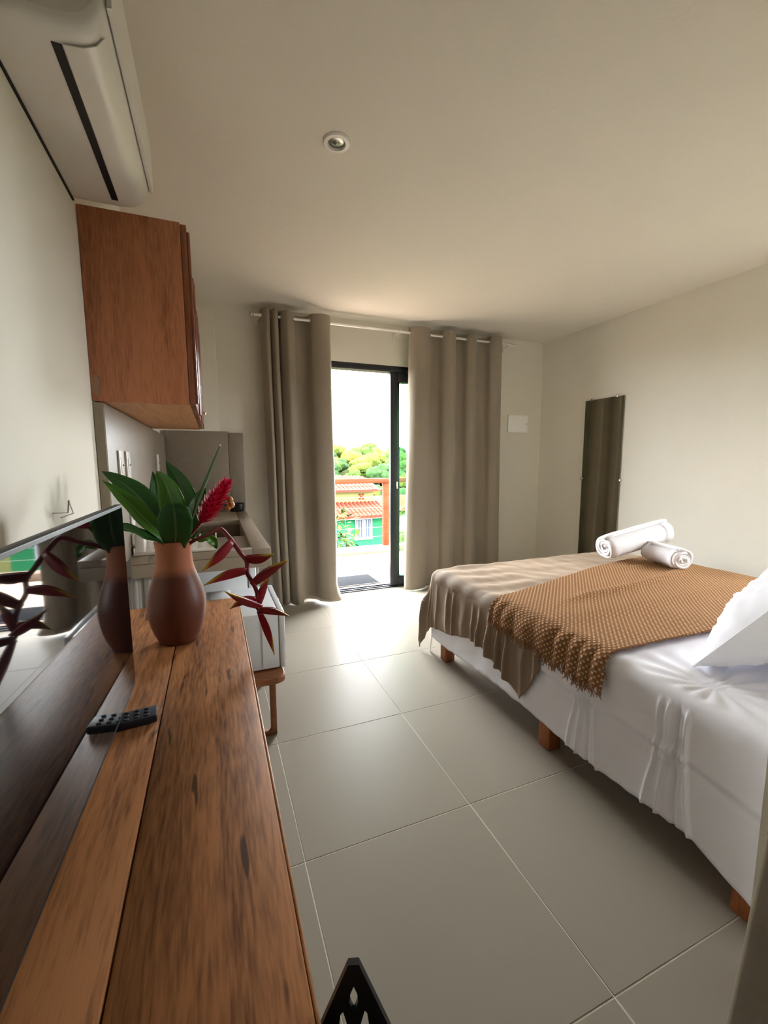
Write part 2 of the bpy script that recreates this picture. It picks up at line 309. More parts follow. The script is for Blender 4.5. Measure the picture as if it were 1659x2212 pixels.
# ------------------------------------------------------------------ mesh helpers
class MB:
    """collects geometry (world coordinates) for ONE mesh object"""
    def __init__(s): s.v = []; s.f = []; s.uv = {}
    def add(s, vs, fs):
        n = len(s.v); s.v += [Vector(p) for p in vs]; s.f += [tuple(i + n for i in f) for f in fs]; return n
    def box(s, x0, x1, y0, y1, z0, z1, bev=0.0, seg=2):
        bm = bmesh.new(); bmesh.ops.create_cube(bm, size=1)
        for v in bm.verts:
            v.co = Vector(((x0 + x1) / 2 + v.co.x * (x1 - x0), (y0 + y1) / 2 + v.co.y * (y1 - y0), (z0 + z1) / 2 + v.co.z * (z1 - z0)))
        if bev: bmesh.ops.bevel(bm, geom=list(bm.edges), offset=bev, segments=seg, profile=0.5, affect='EDGES')
        bm.verts.index_update()
        s.add([v.co.copy() for v in bm.verts], [[v.index for v in f.verts] for f in bm.faces]); bm.free(); return s
    def prism(s, pts, axis, a, b):
        """polygon pts (2D) extruded along axis between a and b"""
        def P(p, t):
            return {'X': (t, p[0], p[1]), 'Y': (p[0], t, p[1]), 'Z': (p[0], p[1], t)}[axis]
        n = len(pts)
        vs = [P(p, a) for p in pts] + [P(p, b) for p in pts]
        fs = [tuple(range(n)), tuple(range(2 * n - 1, n - 1, -1))] + [(i, i + n, (i + 1) % n + n, (i + 1) % n) for i in range(n)]
        s.add(vs, fs); return s
    def tube(s, path, r, n=10, caps=True):
        path = [Vector(p) for p in path]; k = len(path)
        rs = r if hasattr(r, '__len__') else [r] * k
        t0 = (path[1] - path[0]).normalized()
        ref = Vector((0, 0, 1)) if abs(t0.z) < 0.9 else Vector((1, 0, 0))
        a = t0.cross(ref).normalized(); rings = []
        for i, p in enumerate(path):
            t = (path[min(i + 1, k - 1)] - path[max(i - 1, 0)]).normalized()
            a = (a - t * a.dot(t)).normalized(); bb = t.cross(a)
            rings.append([p + (a * math.cos(2 * PI * j / n) + bb * math.sin(2 * PI * j / n)) * rs[i] for j in range(n)])
        vs = [q for R in rings for q in R]
        fs = [(i * n + j, i * n + (j + 1) % n, (i + 1) * n + (j + 1) % n, (i + 1) * n + j) for i in range(k - 1) for j in range(n)]
        if caps: fs += [tuple(range(n - 1, -1, -1)), tuple((k - 1) * n + j for j in range(n))]
        s.add(vs, fs); return s
    def lathe(s, prof, c, n=32, axis='Z'):
        """prof: list of (radius, height)"""
        c = Vector(c); vs = []
        for r, h in prof:
            for j in range(n):
                q = 2 * PI * j / n
                p = {'Z': Vector((r * math.cos(q), r * math.sin(q), h)), 'X': Vector((h, r * math.cos(q), r * math.sin(q))), 'Y': Vector((r * math.sin(q), h, r * math.cos(q)))}[axis]
                vs.append(c + p)
        k = len(prof)
        fs = [(i * n + j, i * n + (j + 1) % n, (i + 1) * n + (j + 1) % n, (i + 1) * n + j) for i in range(k - 1) for j in range(n)]
        s.add(vs, fs); return s
    def grid(s, rows, uvs=None, close=False):
        k, n = len(rows), len(rows[0])
        base = s.add([p for R in rows for p in R], [])
        for i in range(k - 1):
            for j in range(n if close else n - 1):
                j2 = (j + 1) % n
                s.f.append((base + i * n + j, base + i * n + j2, base + (i + 1) * n + j2, base + (i + 1) * n + j))
        if uvs:
            for i in range(k):
                for j in range(n): s.uv[base + i * n + j] = uvs[i][j]
        return s
    def mesh(s, name, material, off=Vector((0, 0, 0)), smooth=True, angle=40):
        me = bpy.data.meshes.new(name)
        me.from_pydata([p - off for p in s.v], [], s.f)
        me.validate(); me.update()
        if s.uv:
            ul = me.uv_layers.new(name='UVMap')
            for lp in me.loops: ul.data[lp.index].uv = s.uv.get(lp.vertex_index, (0, 0))
        bm = bmesh.new(); bm.from_mesh(me); bmesh.ops.recalc_face_normals(bm, faces=bm.faces); bm.to_mesh(me); bm.free()
        if smooth:
            me.shade_smooth(); me.set_sharp_from_angle(angle=rad(angle))
        me.materials.append(material)
        return me
    def base(s):
        xs = [p.x for p in s.v]; ys = [p.y for p in s.v]; zs = [p.z for p in s.v]
        return Vector(((min(xs) + max(xs)) / 2, (min(ys) + max(ys)) / 2, min(zs)))
    def build(s, name, material, parent=None, smooth=True, angle=40):
        """parent given: a part (vertices are world coordinates, shifted by the parent's accumulated origin)"""
        if parent is not None:
            org = ORG[parent]
            o = bpy.data.objects.new(name, s.mesh(name, material, org, smooth, angle)); col.objects.link(o)
            o.parent = parent; ORG[o] = org
        else:
            org = s.base()
            o = bpy.data.objects.new(name, s.mesh(name, material, org, smooth, angle)); col.objects.link(o)
            o.location = org; ORG[o] = org
        return o
ORG = {}
def thing(name, label, cat, loc, group=None):
    o = bpy.data.objects.new(name, None); col.objects.link(o); o.location = loc; o.empty_display_size = 0.1
    ORG[o] = Vector(loc)
    return tag(o, label, cat, group)
def tag(o, label, cat, group=None, kind=None):
    if label: o['label'] = label
    if cat: o['category'] = cat
    if group: o['group'] = group
    if kind: o['kind'] = kind
    return o
def struct(o):
    o['kind'] = 'structure'; return o
def copy_tree(o, parent=None):
    c = o.copy(); col.objects.link(c)
    if parent: c.parent = parent
    for ch in list(o.children): copy_tree(ch, c)
    return c
def ease(t): return t * t * (3 - 2 * t)
def lerp(a, b, t): return a + (b - a) * t
def interp(xs, ys, x):
    if x <= xs[0]: return ys[0]
    for i in range(len(xs) - 1):
        if x <= xs[i + 1]: return lerp(ys[i], ys[i + 1], (x - xs[i]) / (xs[i + 1] - xs[i]))
    return ys[-1]
def catmull(pts, n):
    """smooth polyline through pts, n samples per span"""
    P = [Vector(p) for p in pts]; P = [P[0] * 2 - P[1]] + P + [P[-1] * 2 - P[-2]]; out = []
    for i in range(1, len(P) - 2):
        for k in range(n):
            t = k / n
            a, b, c, d = P[i - 1], P[i], P[i + 1], P[i + 2]
            out.append(0.5 * ((2 * b) + (c - a) * t + (2 * a - 5 * b + 4 * c - d) * t * t + (3 * b - a - 3 * c + d) * t ** 3))
    out.append(P[-2]); return out
def solidify(o, th, offset=0):
    md = o.modifiers.new('thickness', 'SOLIDIFY'); md.thickness = th; md.offset = offset

# ------------------------------------------------------------------ room shell
XL, XR, YB, ZC = -0.37, 3.37, 3.78, 2.50
fl = struct(MB().box(XL - 0.2, XR + 0.2, -1.9, YB + 0.02, -0.15, -0.0012).build('floor', MT['grout']))
gx = [0.21 + 0.605 * k for k in range(-1, 7)]; gy = [0.593 + 0.6075 * k for k in range(-4, 6)]
tm = MB().box(-0.3012, 0.3012, -0.3022, 0.3022, -0.008, 0.0, 0.0012, 1).mesh('floor_tile', MT['tile'])
for i in range(len(gx) - 1):
    for j in range(len(gy)):
        y0 = gy[j]; y1 = y0 + 0.6075; x0 = gx[i]; x1 = gx[i + 1]
        if y1 < -1.9 or y0 > YB: continue
        full = y1 <= YB + 0.02 and x1 <= XR + 0.1
        if full:
            o = bpy.data.objects.new('floor_tile', tm); col.objects.link(o); o.parent = fl
            o.location = Vector(((x0 + x1) / 2, (y0 + y1) / 2, 0)) - ORG[fl]
        else:
            MB().box(x0 + 0.0013, min(x1, XR) - 0.0013, y0 + 0.0013, min(y1, YB) - 0.0013, -0.008, 0, 0.0012, 1).build('floor_tile', MT['tile'], fl)

struct(MB().box(XL - 0.2, XR + 0.2, -1.9, YB + 0.15, ZC, ZC + 0.25).build('ceiling', MT['ceiling']))
struct(MB().box(XL - 0.2, XL, -1.9, YB + 0.15, 0, ZC).build('wall_left', MT['wall']))
struct(MB().box(XL, XR, -1.9, -1.7, 0, ZC).build('wall_rear', MT['wall']))
# bedroom window in the right wall beside the pillows, just outside the picture
WY0, WY1, WZ0, WZ1 = 0.72, 1.40, 1.05, 1.85
wr = MB().box(XR, XR + 0.2, -1.9, WY0, 0, ZC); wr.box(XR, XR + 0.2, WY1, YB + 0.15, 0, ZC); wr.box(XR, XR + 0.2, WY0, WY1, 0, WZ0); wr.box(XR, XR + 0.2, WY0, WY1, WZ1, ZC)
struct(wr.build('wall_right', MT['wall']))
w2 = struct(MB().box(XR + 0.08, XR + 0.12, WY0, WY1, WZ0, WZ0 + 0.04).build('window_1', MT['alu']))
MB().box(XR + 0.08, XR + 0.12, WY0, WY1, WZ1 - 0.04, WZ1).build('head_rail', MT['alu'], w2)
for ya in (WY0, (WY0 + WY1) / 2 - 0.02, WY1 - 0.04): MB().box(XR + 0.08, XR + 0.12, ya, ya + 0.04, WZ0 + 0.04, WZ1 - 0.04).build('stile', MT['alu'], w2)
DX0, DX1, DZ = 0.78, 2.46, 2.13
wb = MB()
wb.box(XL, DX0, YB, YB + 0.15, 0, ZC); wb.box(DX1, XR, YB, YB + 0.15, 0, ZC); wb.box(DX0, DX1, YB, YB + 0.15, DZ, ZC)
struct(wb.build('wall_back', MT['wall']))
# wall with a corner at the head of the bed, running back past the camera
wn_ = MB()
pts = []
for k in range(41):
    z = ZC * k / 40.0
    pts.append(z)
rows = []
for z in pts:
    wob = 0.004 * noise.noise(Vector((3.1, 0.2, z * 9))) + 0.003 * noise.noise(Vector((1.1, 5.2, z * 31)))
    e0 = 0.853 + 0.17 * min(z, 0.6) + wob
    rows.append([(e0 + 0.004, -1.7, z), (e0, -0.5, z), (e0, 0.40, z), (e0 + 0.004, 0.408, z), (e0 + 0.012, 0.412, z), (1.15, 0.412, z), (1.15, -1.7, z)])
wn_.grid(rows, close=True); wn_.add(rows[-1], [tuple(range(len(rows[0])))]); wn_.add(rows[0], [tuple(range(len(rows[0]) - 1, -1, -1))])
struct(wn_.build('wall_passage', plaster('shaded_rough_plaster', (112, 101, 84))))  # plaster colour darkened to carry the shade of the unlit passage side
struct(MB().box(1.151, XR, -1.7, 0.51, 0, ZC).build('wall_head', MT['wall']))
# shallow pilaster in the kitchen corner
struct(MB().box(XL, 0.065, YB - 0.03, YB, 1.49, ZC - 0.06, 0.004).build('trim_1', MT['wall']))
# door sill
struct(MB().box(DX0, DX1, YB + 0.02, YB + 0.17, -0.03, -0.002).build('trim_2', MT['balcony_tile']))

# ------------------------------------------------------------------ sliding door
FY0, FY1 = YB + 0.0, YB + 0.10
dr = struct(MB().box(DX0, DX1, FY0, FY1, 2.075, DZ, 0.003).build('door_1', MT['alu']))
MB().box(DX0, DX0 + 0.05, FY0, FY1, 0, 2.075, 0.003).build('jamb', MT['alu'], dr)
MB().box(DX1 - 0.05, DX1, FY0, FY1, 0, 2.075, 0.003).build('jamb', MT['alu'], dr)
tr_ = MB().box(DX0 + 0.05, DX1 - 0.05, FY0, FY1, -0.001, 0.012, 0.002)
tr_.box(DX0 + 0.05, DX1 - 0.05, FY0 + 0.02, FY0 + 0.026, 0.012, 0.022); tr_.box(DX0 + 0.05, DX1 - 0.05, FY0 + 0.07, FY0 + 0.076, 0.012, 0.022)
tr_.build('track', MT['alu'], dr)
def panel(x0, x1, y0, y1, hand):
    z0, z1 = 0.024, 2.073; w = 0.075
    p = MB().box(x0, x0 + w, y0, y1, z0, z1, 0.003).build('sliding_panel', MT['alu'], dr)
    MB().box(x1 - w, x1, y0, y1, z0, z1, 0.003).build('stile', MT['alu'], p)
    MB().box(x0 + w, x1 - w, y0, y1, z1 - 0.085, z1, 0.003).build('top_rail', MT['alu'], p)
    MB().box(x0 + w, x1 - w, y0, y1, z0, z0 + 0.085, 0.003).build('bottom_rail', MT['alu'], p)
    MB().box(x0 + w - 0.01, x1 - w + 0.01, (y0 + y1) / 2 - 0.002, (y0 + y1) / 2 + 0.002, z0 + 0.075, z1 - 0.075).build('pane', MT['glass'], p)
    if hand: MB().box(x0 + 0.052, x0 + 0.068, y0 - 0.022, y0, 0.98, 1.05, 0.004).build('handle', MT['chrome'], p)
panel(1.585, 2.405, YB + 0.008, YB + 0.046, True)
panel(1.625, 2.408, YB + 0.054, YB + 0.092, False)

# ------------------------------------------------------------------ curtain rod and curtains
ROD_Y, ROD_Z = 3.655, 2.405
rod = thing('curtain_rod', 'thin white curtain rod with small finials above the glass door', 'curtain rod', (1.62, ROD_Y, ROD_Z - 0.02))
MB().tube([(0.37, ROD_Y, ROD_Z), (2.87, ROD_Y, ROD_Z)], 0.0115, 12).build('rod', MT['rod'], rod)
for x, s in ((0.37, -1), (2.87, 1)):
    MB().lathe([(0.001, 0), (0.012, 0.001 * s), (0.014, 0.012 * s), (0.008, 0.018 * s), (0.015, 0.028 * s), (0.013, 0.038 * s), (0.001, 0.044 * s)], (x, ROD_Y, ROD_Z), 14, 'X').build('finial', MT['rod'], rod)
for x in (0.405, 1.62, 2.83):
    b_ = MB().box(x - 0.008, x + 0.008, ROD_Y, YB - 0.004, ROD_Z - 0.016, ROD_Z - 0.006, 0.002)
    b_.box(x - 0.014, x + 0.014, YB - 0.006, YB, ROD_Z - 0.05, ROD_Z + 0.03, 0.002)
    b_.lathe([(0.0125, -0.007), (0.0155, -0.007), (0.0155, 0.007), (0.0125, 0.007)], (x, ROD_Y, ROD_Z), 16, 'X')
    b_.build('bracket', MT['rod'], rod)

def curtain(name, label, path, bottom_fn, seed, rings):
    P = catmull([(x, y, 0) for x, y in path], 8)
    n = len(P); NZ = 64; z1 = ROD_Z + 0.048
    L_ = [0]
    for i in range(1, n): L_.append(L_[-1] + (P[i] - P[i - 1]).length)
    rows, uvs = [], []
    for k in range(NZ + 1):
        f = k / NZ                                  # 0 top, 1 bottom
        R = []; U = []
        for i, p in enumerate(P):
            s = i / (n - 1)
            x, y, z = bottom_fn(s, f, p)
            nx = noise.noise(Vector((s * 7 + seed, f * 2.2, seed))) * 0.018 * f
            ny = noise.noise(Vector((s * 9 + seed, f * 3.0, seed + 9))) * 0.022 * f
            zz = lerp(z1, z, f) + (0.006 * noise.noise(Vector((s * 5, seed, 2))) if k == 0 else 0)
            R.append((x + nx, y + ny, zz)); U.append((L_[i], f * 2.4))
        rows.append(R); uvs.append(U)
    c = MB().grid(rows, uvs).build('curtain_panel', MT['curtain'], angle=80)
    c.name = name
    solidify(c, 0.0025)
    tag(c, label, 'curtain', 'eyelet curtains')
    hem = MB().grid([[Vector(p) + Vector((0, -0.0025, 0)) for p in rows[0]], [Vector(p) + Vector((0, -0.0025, 0)) for p in rows[1]]]).build('header_band', MT['curtain'], c, angle=80)
    for x in rings:
        MB().lathe([(0.017 + 0.004 * math.cos(a), 0.0045 * math.sin(a)) for a in [2 * PI * q / 8 for q in range(9)]], (x, ROD_Y, ROD_Z), 20, 'X').build('eyelet_ring', MT['chrome'], c)
    return c
pl = [(0.405, 3.68), (0.425, 3.63), (0.452, 3.603), (0.476, 3.64), (0.482, 3.70), (0.490, 3.645), (0.515, 3.602), (0.543, 3.64), (0.551, 3.71), (0.567, 3.65), (0.612, 3.596), (0.655, 3.63), (0.685, 3.70), (0.735, 3.725), (0.785, 3.70), (0.815, 3.63), (0.885, 3.597), (0.955, 3.61), (0.98, 3.66)]
def bl(s, f, p):
    g = ease(f)
    fl_ = max(0, (f - 0.93) / 0.07) ** 2 * max(0, (s - 0.75) / 0.25)
    x = p.x + 0.015 * g * (1 - s) * 2 + 0.012 * g * s + 0.05 * fl_
    y = lerp(p.y, 3.655 + (p.y - 3.66) * 1.05, g) - 0.03 * g * ease(s) - 0.03 * fl_
    z = 0.012 + 0.012 * (1 - fl_) * (0.5 + 0.5 * math.sin(s * 21))
    return x, y, z
curtain('curtain', 'beige eyelet curtain hanging next to the kitchen corner, left of the open door', pl, bl, 2.0, (0.478, 0.487, 0.546, 0.560, 0.668, 0.804))
pr_ = [(1.722, 3.68), (1.728, 3.64), (1.77, 3.60), (1.84, 3.59), (1.905, 3.62), (1.935, 3.69), (1.985, 3.72), (2.04, 3.69), (2.065, 3.63), (2.125, 3.595), (2.185, 3.625), (2.205, 3.69), (2.255, 3.72), (2.305, 3.69), (2.325, 3.63), (2.372, 3.597), (2.42, 3.63), (2.445, 3.69), (2.51, 3.72), (2.57, 3.69), (2.592, 3.63), (2.65, 3.595), (2.71, 3.62), (2.73, 3.67)]
def br(s, f, p):
    g = ease(f)
    x = p.x - 0.055 * g * max(0, 1 - s * 4) + 0.03 * g * ease(s)
    y = lerp(p.y, 3.655 + (p.y - 3.66) * 0.72, g) - 0.02 * g * max(0, 1 - s * 5)
    z = 0.010 + 0.02 * (0.5 + 0.5 * math.sin(s * 17 + 2)) * min(1, s * 5)
    return x, y, z
curtain('curtain', 'beige eyelet curtain in front of the sliding glass panel, nearer the bed', pr_, br, 5.0, (1.925, 2.055, 2.195, 2.316, 2.432, 2.583))

# ------------------------------------------------------------------ ceiling lamp, wall box, mirror
lp = thing('ceiling_downlight', 'small round white recessed downlight in the ceiling, switched off', 'downlight', (0.514, 1.775, ZC - 0.012))
c = (0.514, 1.775, ZC)
MB().lathe([(0.055, 0.0), (0.055, -0.004), (0.050, -0.009), (0.036, -0.010), (0.034, -0.004), (0.033, 0.0)], c, 40).build('trim_ring', MT['white_plastic'], lp)
MB().lathe([(0.034, -0.001), (0.030, -0.003), (0.020, -0.0015), (0.010, -0.004), (0.001, -0.0055)], c, 32).build('lens', MT['lens'], lp)
MB().lathe([(0.004, -0.004), (0.004, -0.009), (0.001, -0.010)], c, 12).build('led_cap', MT['white_plastic'], lp)

bx = thing('electrical_box', 'flat square white electrical box on the back wall beside the curtain', 'electrical box', (3.05, YB - 0.02, 1.54))
MB().box(2.925, 3.18, YB - 0.026, YB, 1.545, 1.73, 0.006).build('frame', MT['bright_plastic'], bx)
MB().box(2.937, 3.168, YB - 0.031, YB - 0.024, 1.557, 1.718, 0.004).build('cover', MT['bright_plastic'], bx)
MB().lathe([(0.001, 0), (0.006, 0), (0.006, 0.003)], (3.158, YB - 0.033, 1.637), 12, 'Y').build('latch', MT['grey_plastic'], bx)

mi = thing('wall_mirror', 'tall narrow frameless mirror clipped to the right wall above the bed', 'mirror', (XR - 0.006, 2.955, 0.30))
MB().box(XR - 0.010, XR - 0.005, 2.745, 3.165, 0.30, 1.812).build('glass', MT['mirror'], mi)
MB().box(XR - 0.0052, XR - 0.001, 2.7455, 3.1645, 0.3005, 1.8115).build('backing', MT['mirror_edge'], mi)
for y, z in ((3.09, 1.815), (2.82, 1.815), (2.742, 1.07), (3.168, 1.07), (3.09, 0.297), (2.82, 0.297)):
    MB().box(XR - 0.018, XR, y - 0.012, y + 0.012, z - 0.010, z + 0.010, 0.003).build('clip', MT['chrome'], mi)

# ------------------------------------------------------------------ air conditioner
ac = thing('air_conditioner', 'white wall-mounted split air conditioner high above the desk', 'air conditioner', (-0.27, 1.38, 2.07))
AY0, AY1 = 1.06, 1.71
sec = [(XL, 2.335), (-0.20, 2.338), (-0.165, 2.330), (-0.152, 2.31), (-0.146, 2.26), (-0.146, 2.18), (-0.150, 2.135), (-0.160, 2.105), (-0.178, 2.083), (-0.20, 2.073), (-0.235, 2.068), (XL, 2.068)]
def ac_sec(sc, y, cx=-0.255, cz=2.2):
    return [((cx + (x - cx) * sc) if x > XL else x, y, cz + (z - cz) * sc) for x, z in sec]
bodyr = []
for y, sc in ((AY0, 0.86), (AY0 + 0.004, 0.93), (AY0 + 0.014, 0.975), (AY0 + 0.03, 0.995), (AY0 + 0.05, 1.0), (AY1 - 0.05, 1.0), (AY1 - 0.03, 0.995), (AY1 - 0.014, 0.975), (AY1 - 0.004, 0.93), (AY1, 0.86)):
    bodyr.append(ac_sec(sc, y))
b_ = MB().grid(bodyr, close=True); nn = len(sec)
b_.add(bodyr[0], [tuple(range(nn))]); b_.add(bodyr[-1], [tuple(range(nn - 1, -1, -1))])
b_.build('housing', MT['white_plastic'], ac, angle=50)
# front cover, slightly proud, with a seam above the air outlet
fp = [(-0.150, 2.128), (-0.141, 2.13), (-0.1395, 2.18), (-0.1395, 2.262), (-0.1445, 2.316), (-0.162, 2.338), (-0.20, 2.345), (-0.20, 2.338), (-0.165, 2.331), (-0.151, 2.31), (-0.1455, 2.26), (-0.1455, 2.18)]
MB().prism(fp, 'Y', AY0 + 0.012, AY1 - 0.012).build('front_panel', MT['white_plastic'], ac, angle=30)
MB().box(-0.1505, -0.1490, AY0 + 0.03, AY1 - 0.03, 2.1262, 2.1282).build('seam', MT['grey_plastic'], ac)
# outlet slot and flap
MB().prism([(-0.255, 2.0665), (-0.237, 2.0668), (-0.237, 2.0725), (-0.255, 2.0725)], 'Y', AY0 + 0.05, AY1 - 0.055).build('outlet_slot', MT['dark_slot'], ac)
MB().prism([(-0.234, 2.0655), (-0.20, 2.070), (-0.178, 2.080), (-0.163, 2.099), (-0.1605, 2.0985), (-0.176, 2.0785), (-0.199, 2.068), (-0.234, 2.0635)], 'Y', AY0 + 0.045, AY1 - 0.05).build('louvre_flap', MT['white_plastic'], ac, angle=60)
MB().box(XL, XL + 0.006, AY0 + 0.03, AY1 - 0.01, 2.0645, 2.0685).build('wall_plate', MT['dark_slot'], ac)

# ------------------------------------------------------------------ wall cabinet
CY0, CY1, CZ0, CZ1 = 1.735, 3.05, 1.455, 2.075
cb = thing('wall_cabinet', 'reddish brown wooden wall cabinet hung below the air conditioner', 'cabinet', (-0.21, 2.39, CZ0))
XC = -0.068
MB().box(XL + 0.001, XC, CY0, CY0 + 0.02, CZ0, CZ1, 0.0015).build('side_panel', MT['cab'], cb)
MB().box(XL + 0.001, XC, CY1 - 0.02, CY1, CZ0, CZ1, 0.0015).build('side_panel', MT['cab'], cb)
MB().box(XL + 0.001, XC, CY0 + 0.02, CY1 - 0.02, CZ0 + 0.002, CZ0 + 0.02).build('bottom_panel', MT['cab_under_lit'], cb)
MB().box(XL + 0.001, XC, CY0 + 0.02, CY1 - 0.02, CZ1 - 0.02, CZ1 - 0.001).build('top_panel', MT['cab'], cb)
MB().box(XL + 0.001, XL + 0.008, CY0 + 0.02, CY1 - 0.02, CZ0 + 0.02, CZ1 - 0.02).build('back_panel', MT['cab'], cb)
dw = (CY1 - CY0) / 3
for k in range(3):
    y0 = CY0 + 0.003 + k * dw; y1 = y0 + dw - 0.006; z0, z1 = CZ0 + 0.003, CZ1 - 0.003; x0, x1 = XC + 0.001, XC + 0.021
    w = 0.062
    d = MB().box(x0, x1 - 0.007, y0 + w - 0.008, y1 - w + 0.008, z0 + w - 0.008, z1 - w + 0.008).build('door', MT['cab_door'], cb)
    MB().box(x0, x1, y0, y0 + w, z0, z1, 0.003).build('stile', MT['cab_door'], d)
    MB().box(x0, x1, y1 - w, y1, z0, z1, 0.003).build('stile', MT['cab_door'], d)
    MB().box(x0, x1, y0 + w, y1 - w, z0, z0 + w, 0.003).build('rail', MT['cab_door'], d)
    MB().box(x0, x1, y0 + w, y1 - w, z1 - w, z1, 0.003).build('rail', MT['cab_door'], d)
    rp = MB(); a, b2 = 0.012, 0.04
    P0 = [(x1 - 0.008, y0 + w + a, z0 + w + a), (x1 - 0.008, y1 - w - a, z0 + w + a), (x1 - 0.008, y1 - w - a, z1 - w - a), (x1 - 0.008, y0 + w + a, z1 - w - a)]
    P1 = [(x1 + 0.002, y0 + w + b2, z0 + w + b2), (x1 + 0.002, y1 - w - b2, z0 + w + b2), (x1 + 0.002, y1 - w - b2, z1 - w - b2), (x1 + 0.002, y0 + w + b2, z1 - w - b2)]
    rp.add(P0 + P1, [(4, 5, 6, 7), (0, 1, 5, 4), (1, 2, 6, 5), (2, 3, 7, 6), (3, 0, 4, 7)]); rp.build('raised_panel', MT['cab_door'], d, angle=10)
    # projecting moulded strip along the closing edge of each door
    MB().box(x1, x1 + 0.010, y0 + 0.004, y0 + 0.022, z0 + 0.001, z1 - 0.02 - 0.01 * k, 0.004).build('moulding', MT['cab_door'], d)
    MB().box(x1, x1 + 0.007, y1 - 0.022, y1 - 0.004, z0 + 0.001, z1 - 0.02, 0.003).build('moulding', MT['cab_door'], d)
MB().lathe([(0.001, 0), (0.006, 0.0), (0.005, 0.006), (0.009, 0.013), (0.006, 0.018), (0.001, 0.02)], (XC + 0.03, 2.5, CZ0 + 0.05), 12, 'X').build('knob', MT['chrome'], cb)
# putty smear and little wall anchor at the lower rear corner
MB().prism([(XL + 0.006 + 0.010 * math.cos(q) + 0.010 + 0.004 * math.sin(3 * q), CZ0 + 0.052 + 0.036 * math.sin(q)) for q in [2 * PI * k / 14 for k in range(14)]], 'Y', CY0 - 0.0012, CY0 + 0.001).build('plaster_smear', mat('putty', (150, 122, 100), rough=0.9), cb)

# ------------------------------------------------------------------ kitchen: splashback, counter, sink, rack
SX = -0.338
sp = thing('splashback', 'grey stone splashback around the kitchen corner below the cabinet', 'splashback', (-0.1, 2.8, 0.85))
MB().box(XL + 0.001, SX, 1.745, YB - 0.002, 0.851, CZ0 - 0.003, 0.002).build('stone_panel', MT['splash'], sp)
MB().box(XL + 0.002, SX - 0.002, 1.738, 1.745, 0.851, CZ0 - 0.004).build('edge_strip', mat('shaded_edge', (142, 132, 114), rough=0.95, bump=0.2), sp)  # faces away from the door; its shade is put into the colour
MB().box(SX + 0.001, 0.125, YB - 0.032, YB - 0.002, 0.851, 1.492, 0.002).build('stone_panel', MT['splash'], sp)
MB().box(0.127, 0.243, YB - 0.034, YB - 0.002, 0.851, 1.482, 0.002).build('stone_panel', MT['splash'], sp)

KX0, KX1, KY0, KY1, KZ = SX + 0.002, 0.232, 2.0, YB - 0.035, 0.85
ct = thing('kitchen_counter', 'grey stone kitchen counter with a recessed sink behind the vase', 'counter', (-0.05, 2.9, KZ - 0.09))
SKX0, SKX1, SKY0, SKY1 = -0.27, 0.150, 2.05, 3.08
MB().box(KX0, SKX0, KY0, KY1, KZ - 0.03, KZ, 0.003).build('slab', MT['stone'], ct)
MB().box(SKX1, KX1, KY0, KY1, KZ - 0.03, KZ, 0.003).build('slab', MT['stone'], ct)
MB().box(SKX0, SKX1, KY0, SKY0, KZ - 0.03, KZ, 0.003).build('slab', MT['stone'], ct)
MB().box(SKX0, SKX1, SKY1, KY1, KZ - 0.03, KZ, 0.003).build('slab', MT['stone'], ct)
MB().box(KX0, KX1, KY0, KY0 + 0.02, KZ - 0.088, KZ - 0.031, 0.002).build('skirt', MT['stone'], ct)
MB().box(KX1 - 0.02, KX1, KY0 + 0.02, KY1, KZ - 0.088, KZ - 0.031, 0.002).build('skirt', MT['stone'], ct)
bs = MB()
bs.box(SKX0, SKX1, SKY0, 2.48, KZ - 0.034, KZ - 0.018)                      # draining board
bs.box(SKX0, SKX1, 2.48, 2.49, KZ - 0.17, KZ - 0.018); bs.box(SKX0, SKX1, SKY1 - 0.01, SKY1, KZ - 0.17, KZ - 0.03)
bs.box(SKX0 - 0.01, SKX0, 2.48, SKY1, KZ - 0.17, KZ - 0.03); bs.box(SKX1, SKX1 + 0.01, 2.48, SKY1, KZ - 0.17, KZ - 0.03)
bs.box(SKX0, SKX1, 2.48, SKY1, KZ - 0.185, KZ - 0.17)
bs.build('sink_basin', MT['stone_dark'], ct)
MB().lathe([(0.001, 0), (0.03, 0.0), (0.035, 0.003), (0.04, 0.0)], (-0.06, 2.78, KZ - 0.17), 20).build('drain', MT['steel'], ct)
fc = MB().lathe([(0.024, 0), (0.022, 0.01), (0.012, 0.014)], (-0.30, 2.78, KZ), 16)
fc.tube(catmull([(-0.30, 2.78, KZ + 0.01), (-0.30, 2.78, KZ + 0.16), (-0.28, 2.78, KZ + 0.20), (-0.22, 2.78, KZ + 0.205), (-0.17, 2.78, KZ + 0.17)], 6), 0.010, 10)
fct = fc.build('faucet', MT['chrome'])
tag(fct, 'slim chrome faucet rising behind the leaves at the kitchen wall', 'faucet')

rk = thing('dish_rack', 'low white dish rack with pointed prongs on the counter behind the vase', 'dish rack', (-0.165, 2.2, KZ))
RX0, RX1, RY0, RY1, RZ = -0.33, 0.0, 2.03, 2.36, KZ + 0.0005
MB().box(RX0, RX1, RY0, RY1, RZ, RZ + 0.014, 0.004).build('tray', MT['white_plastic'], rk)
for i in range(7):
    x = RX0 + 0.055 + i * 0.034
    MB().prism([(x - 0.012, RZ + 0.014), (x + 0.012, RZ + 0.014), (x + 0.003, RZ + 0.062), (x - 0.003, RZ + 0.062)], 'Y', RY0 + 0.02, RY0 + 0.026).build('prong', MT['white_plastic'], rk)
    MB().prism([(x - 0.012, RZ + 0.014), (x + 0.012, RZ + 0.014), (x + 0.003, RZ + 0.06), (x - 0.003, RZ + 0.06)], 'Y', RY0 + 0.13, RY0 + 0.136).build('prong', MT['white_plastic'], rk)
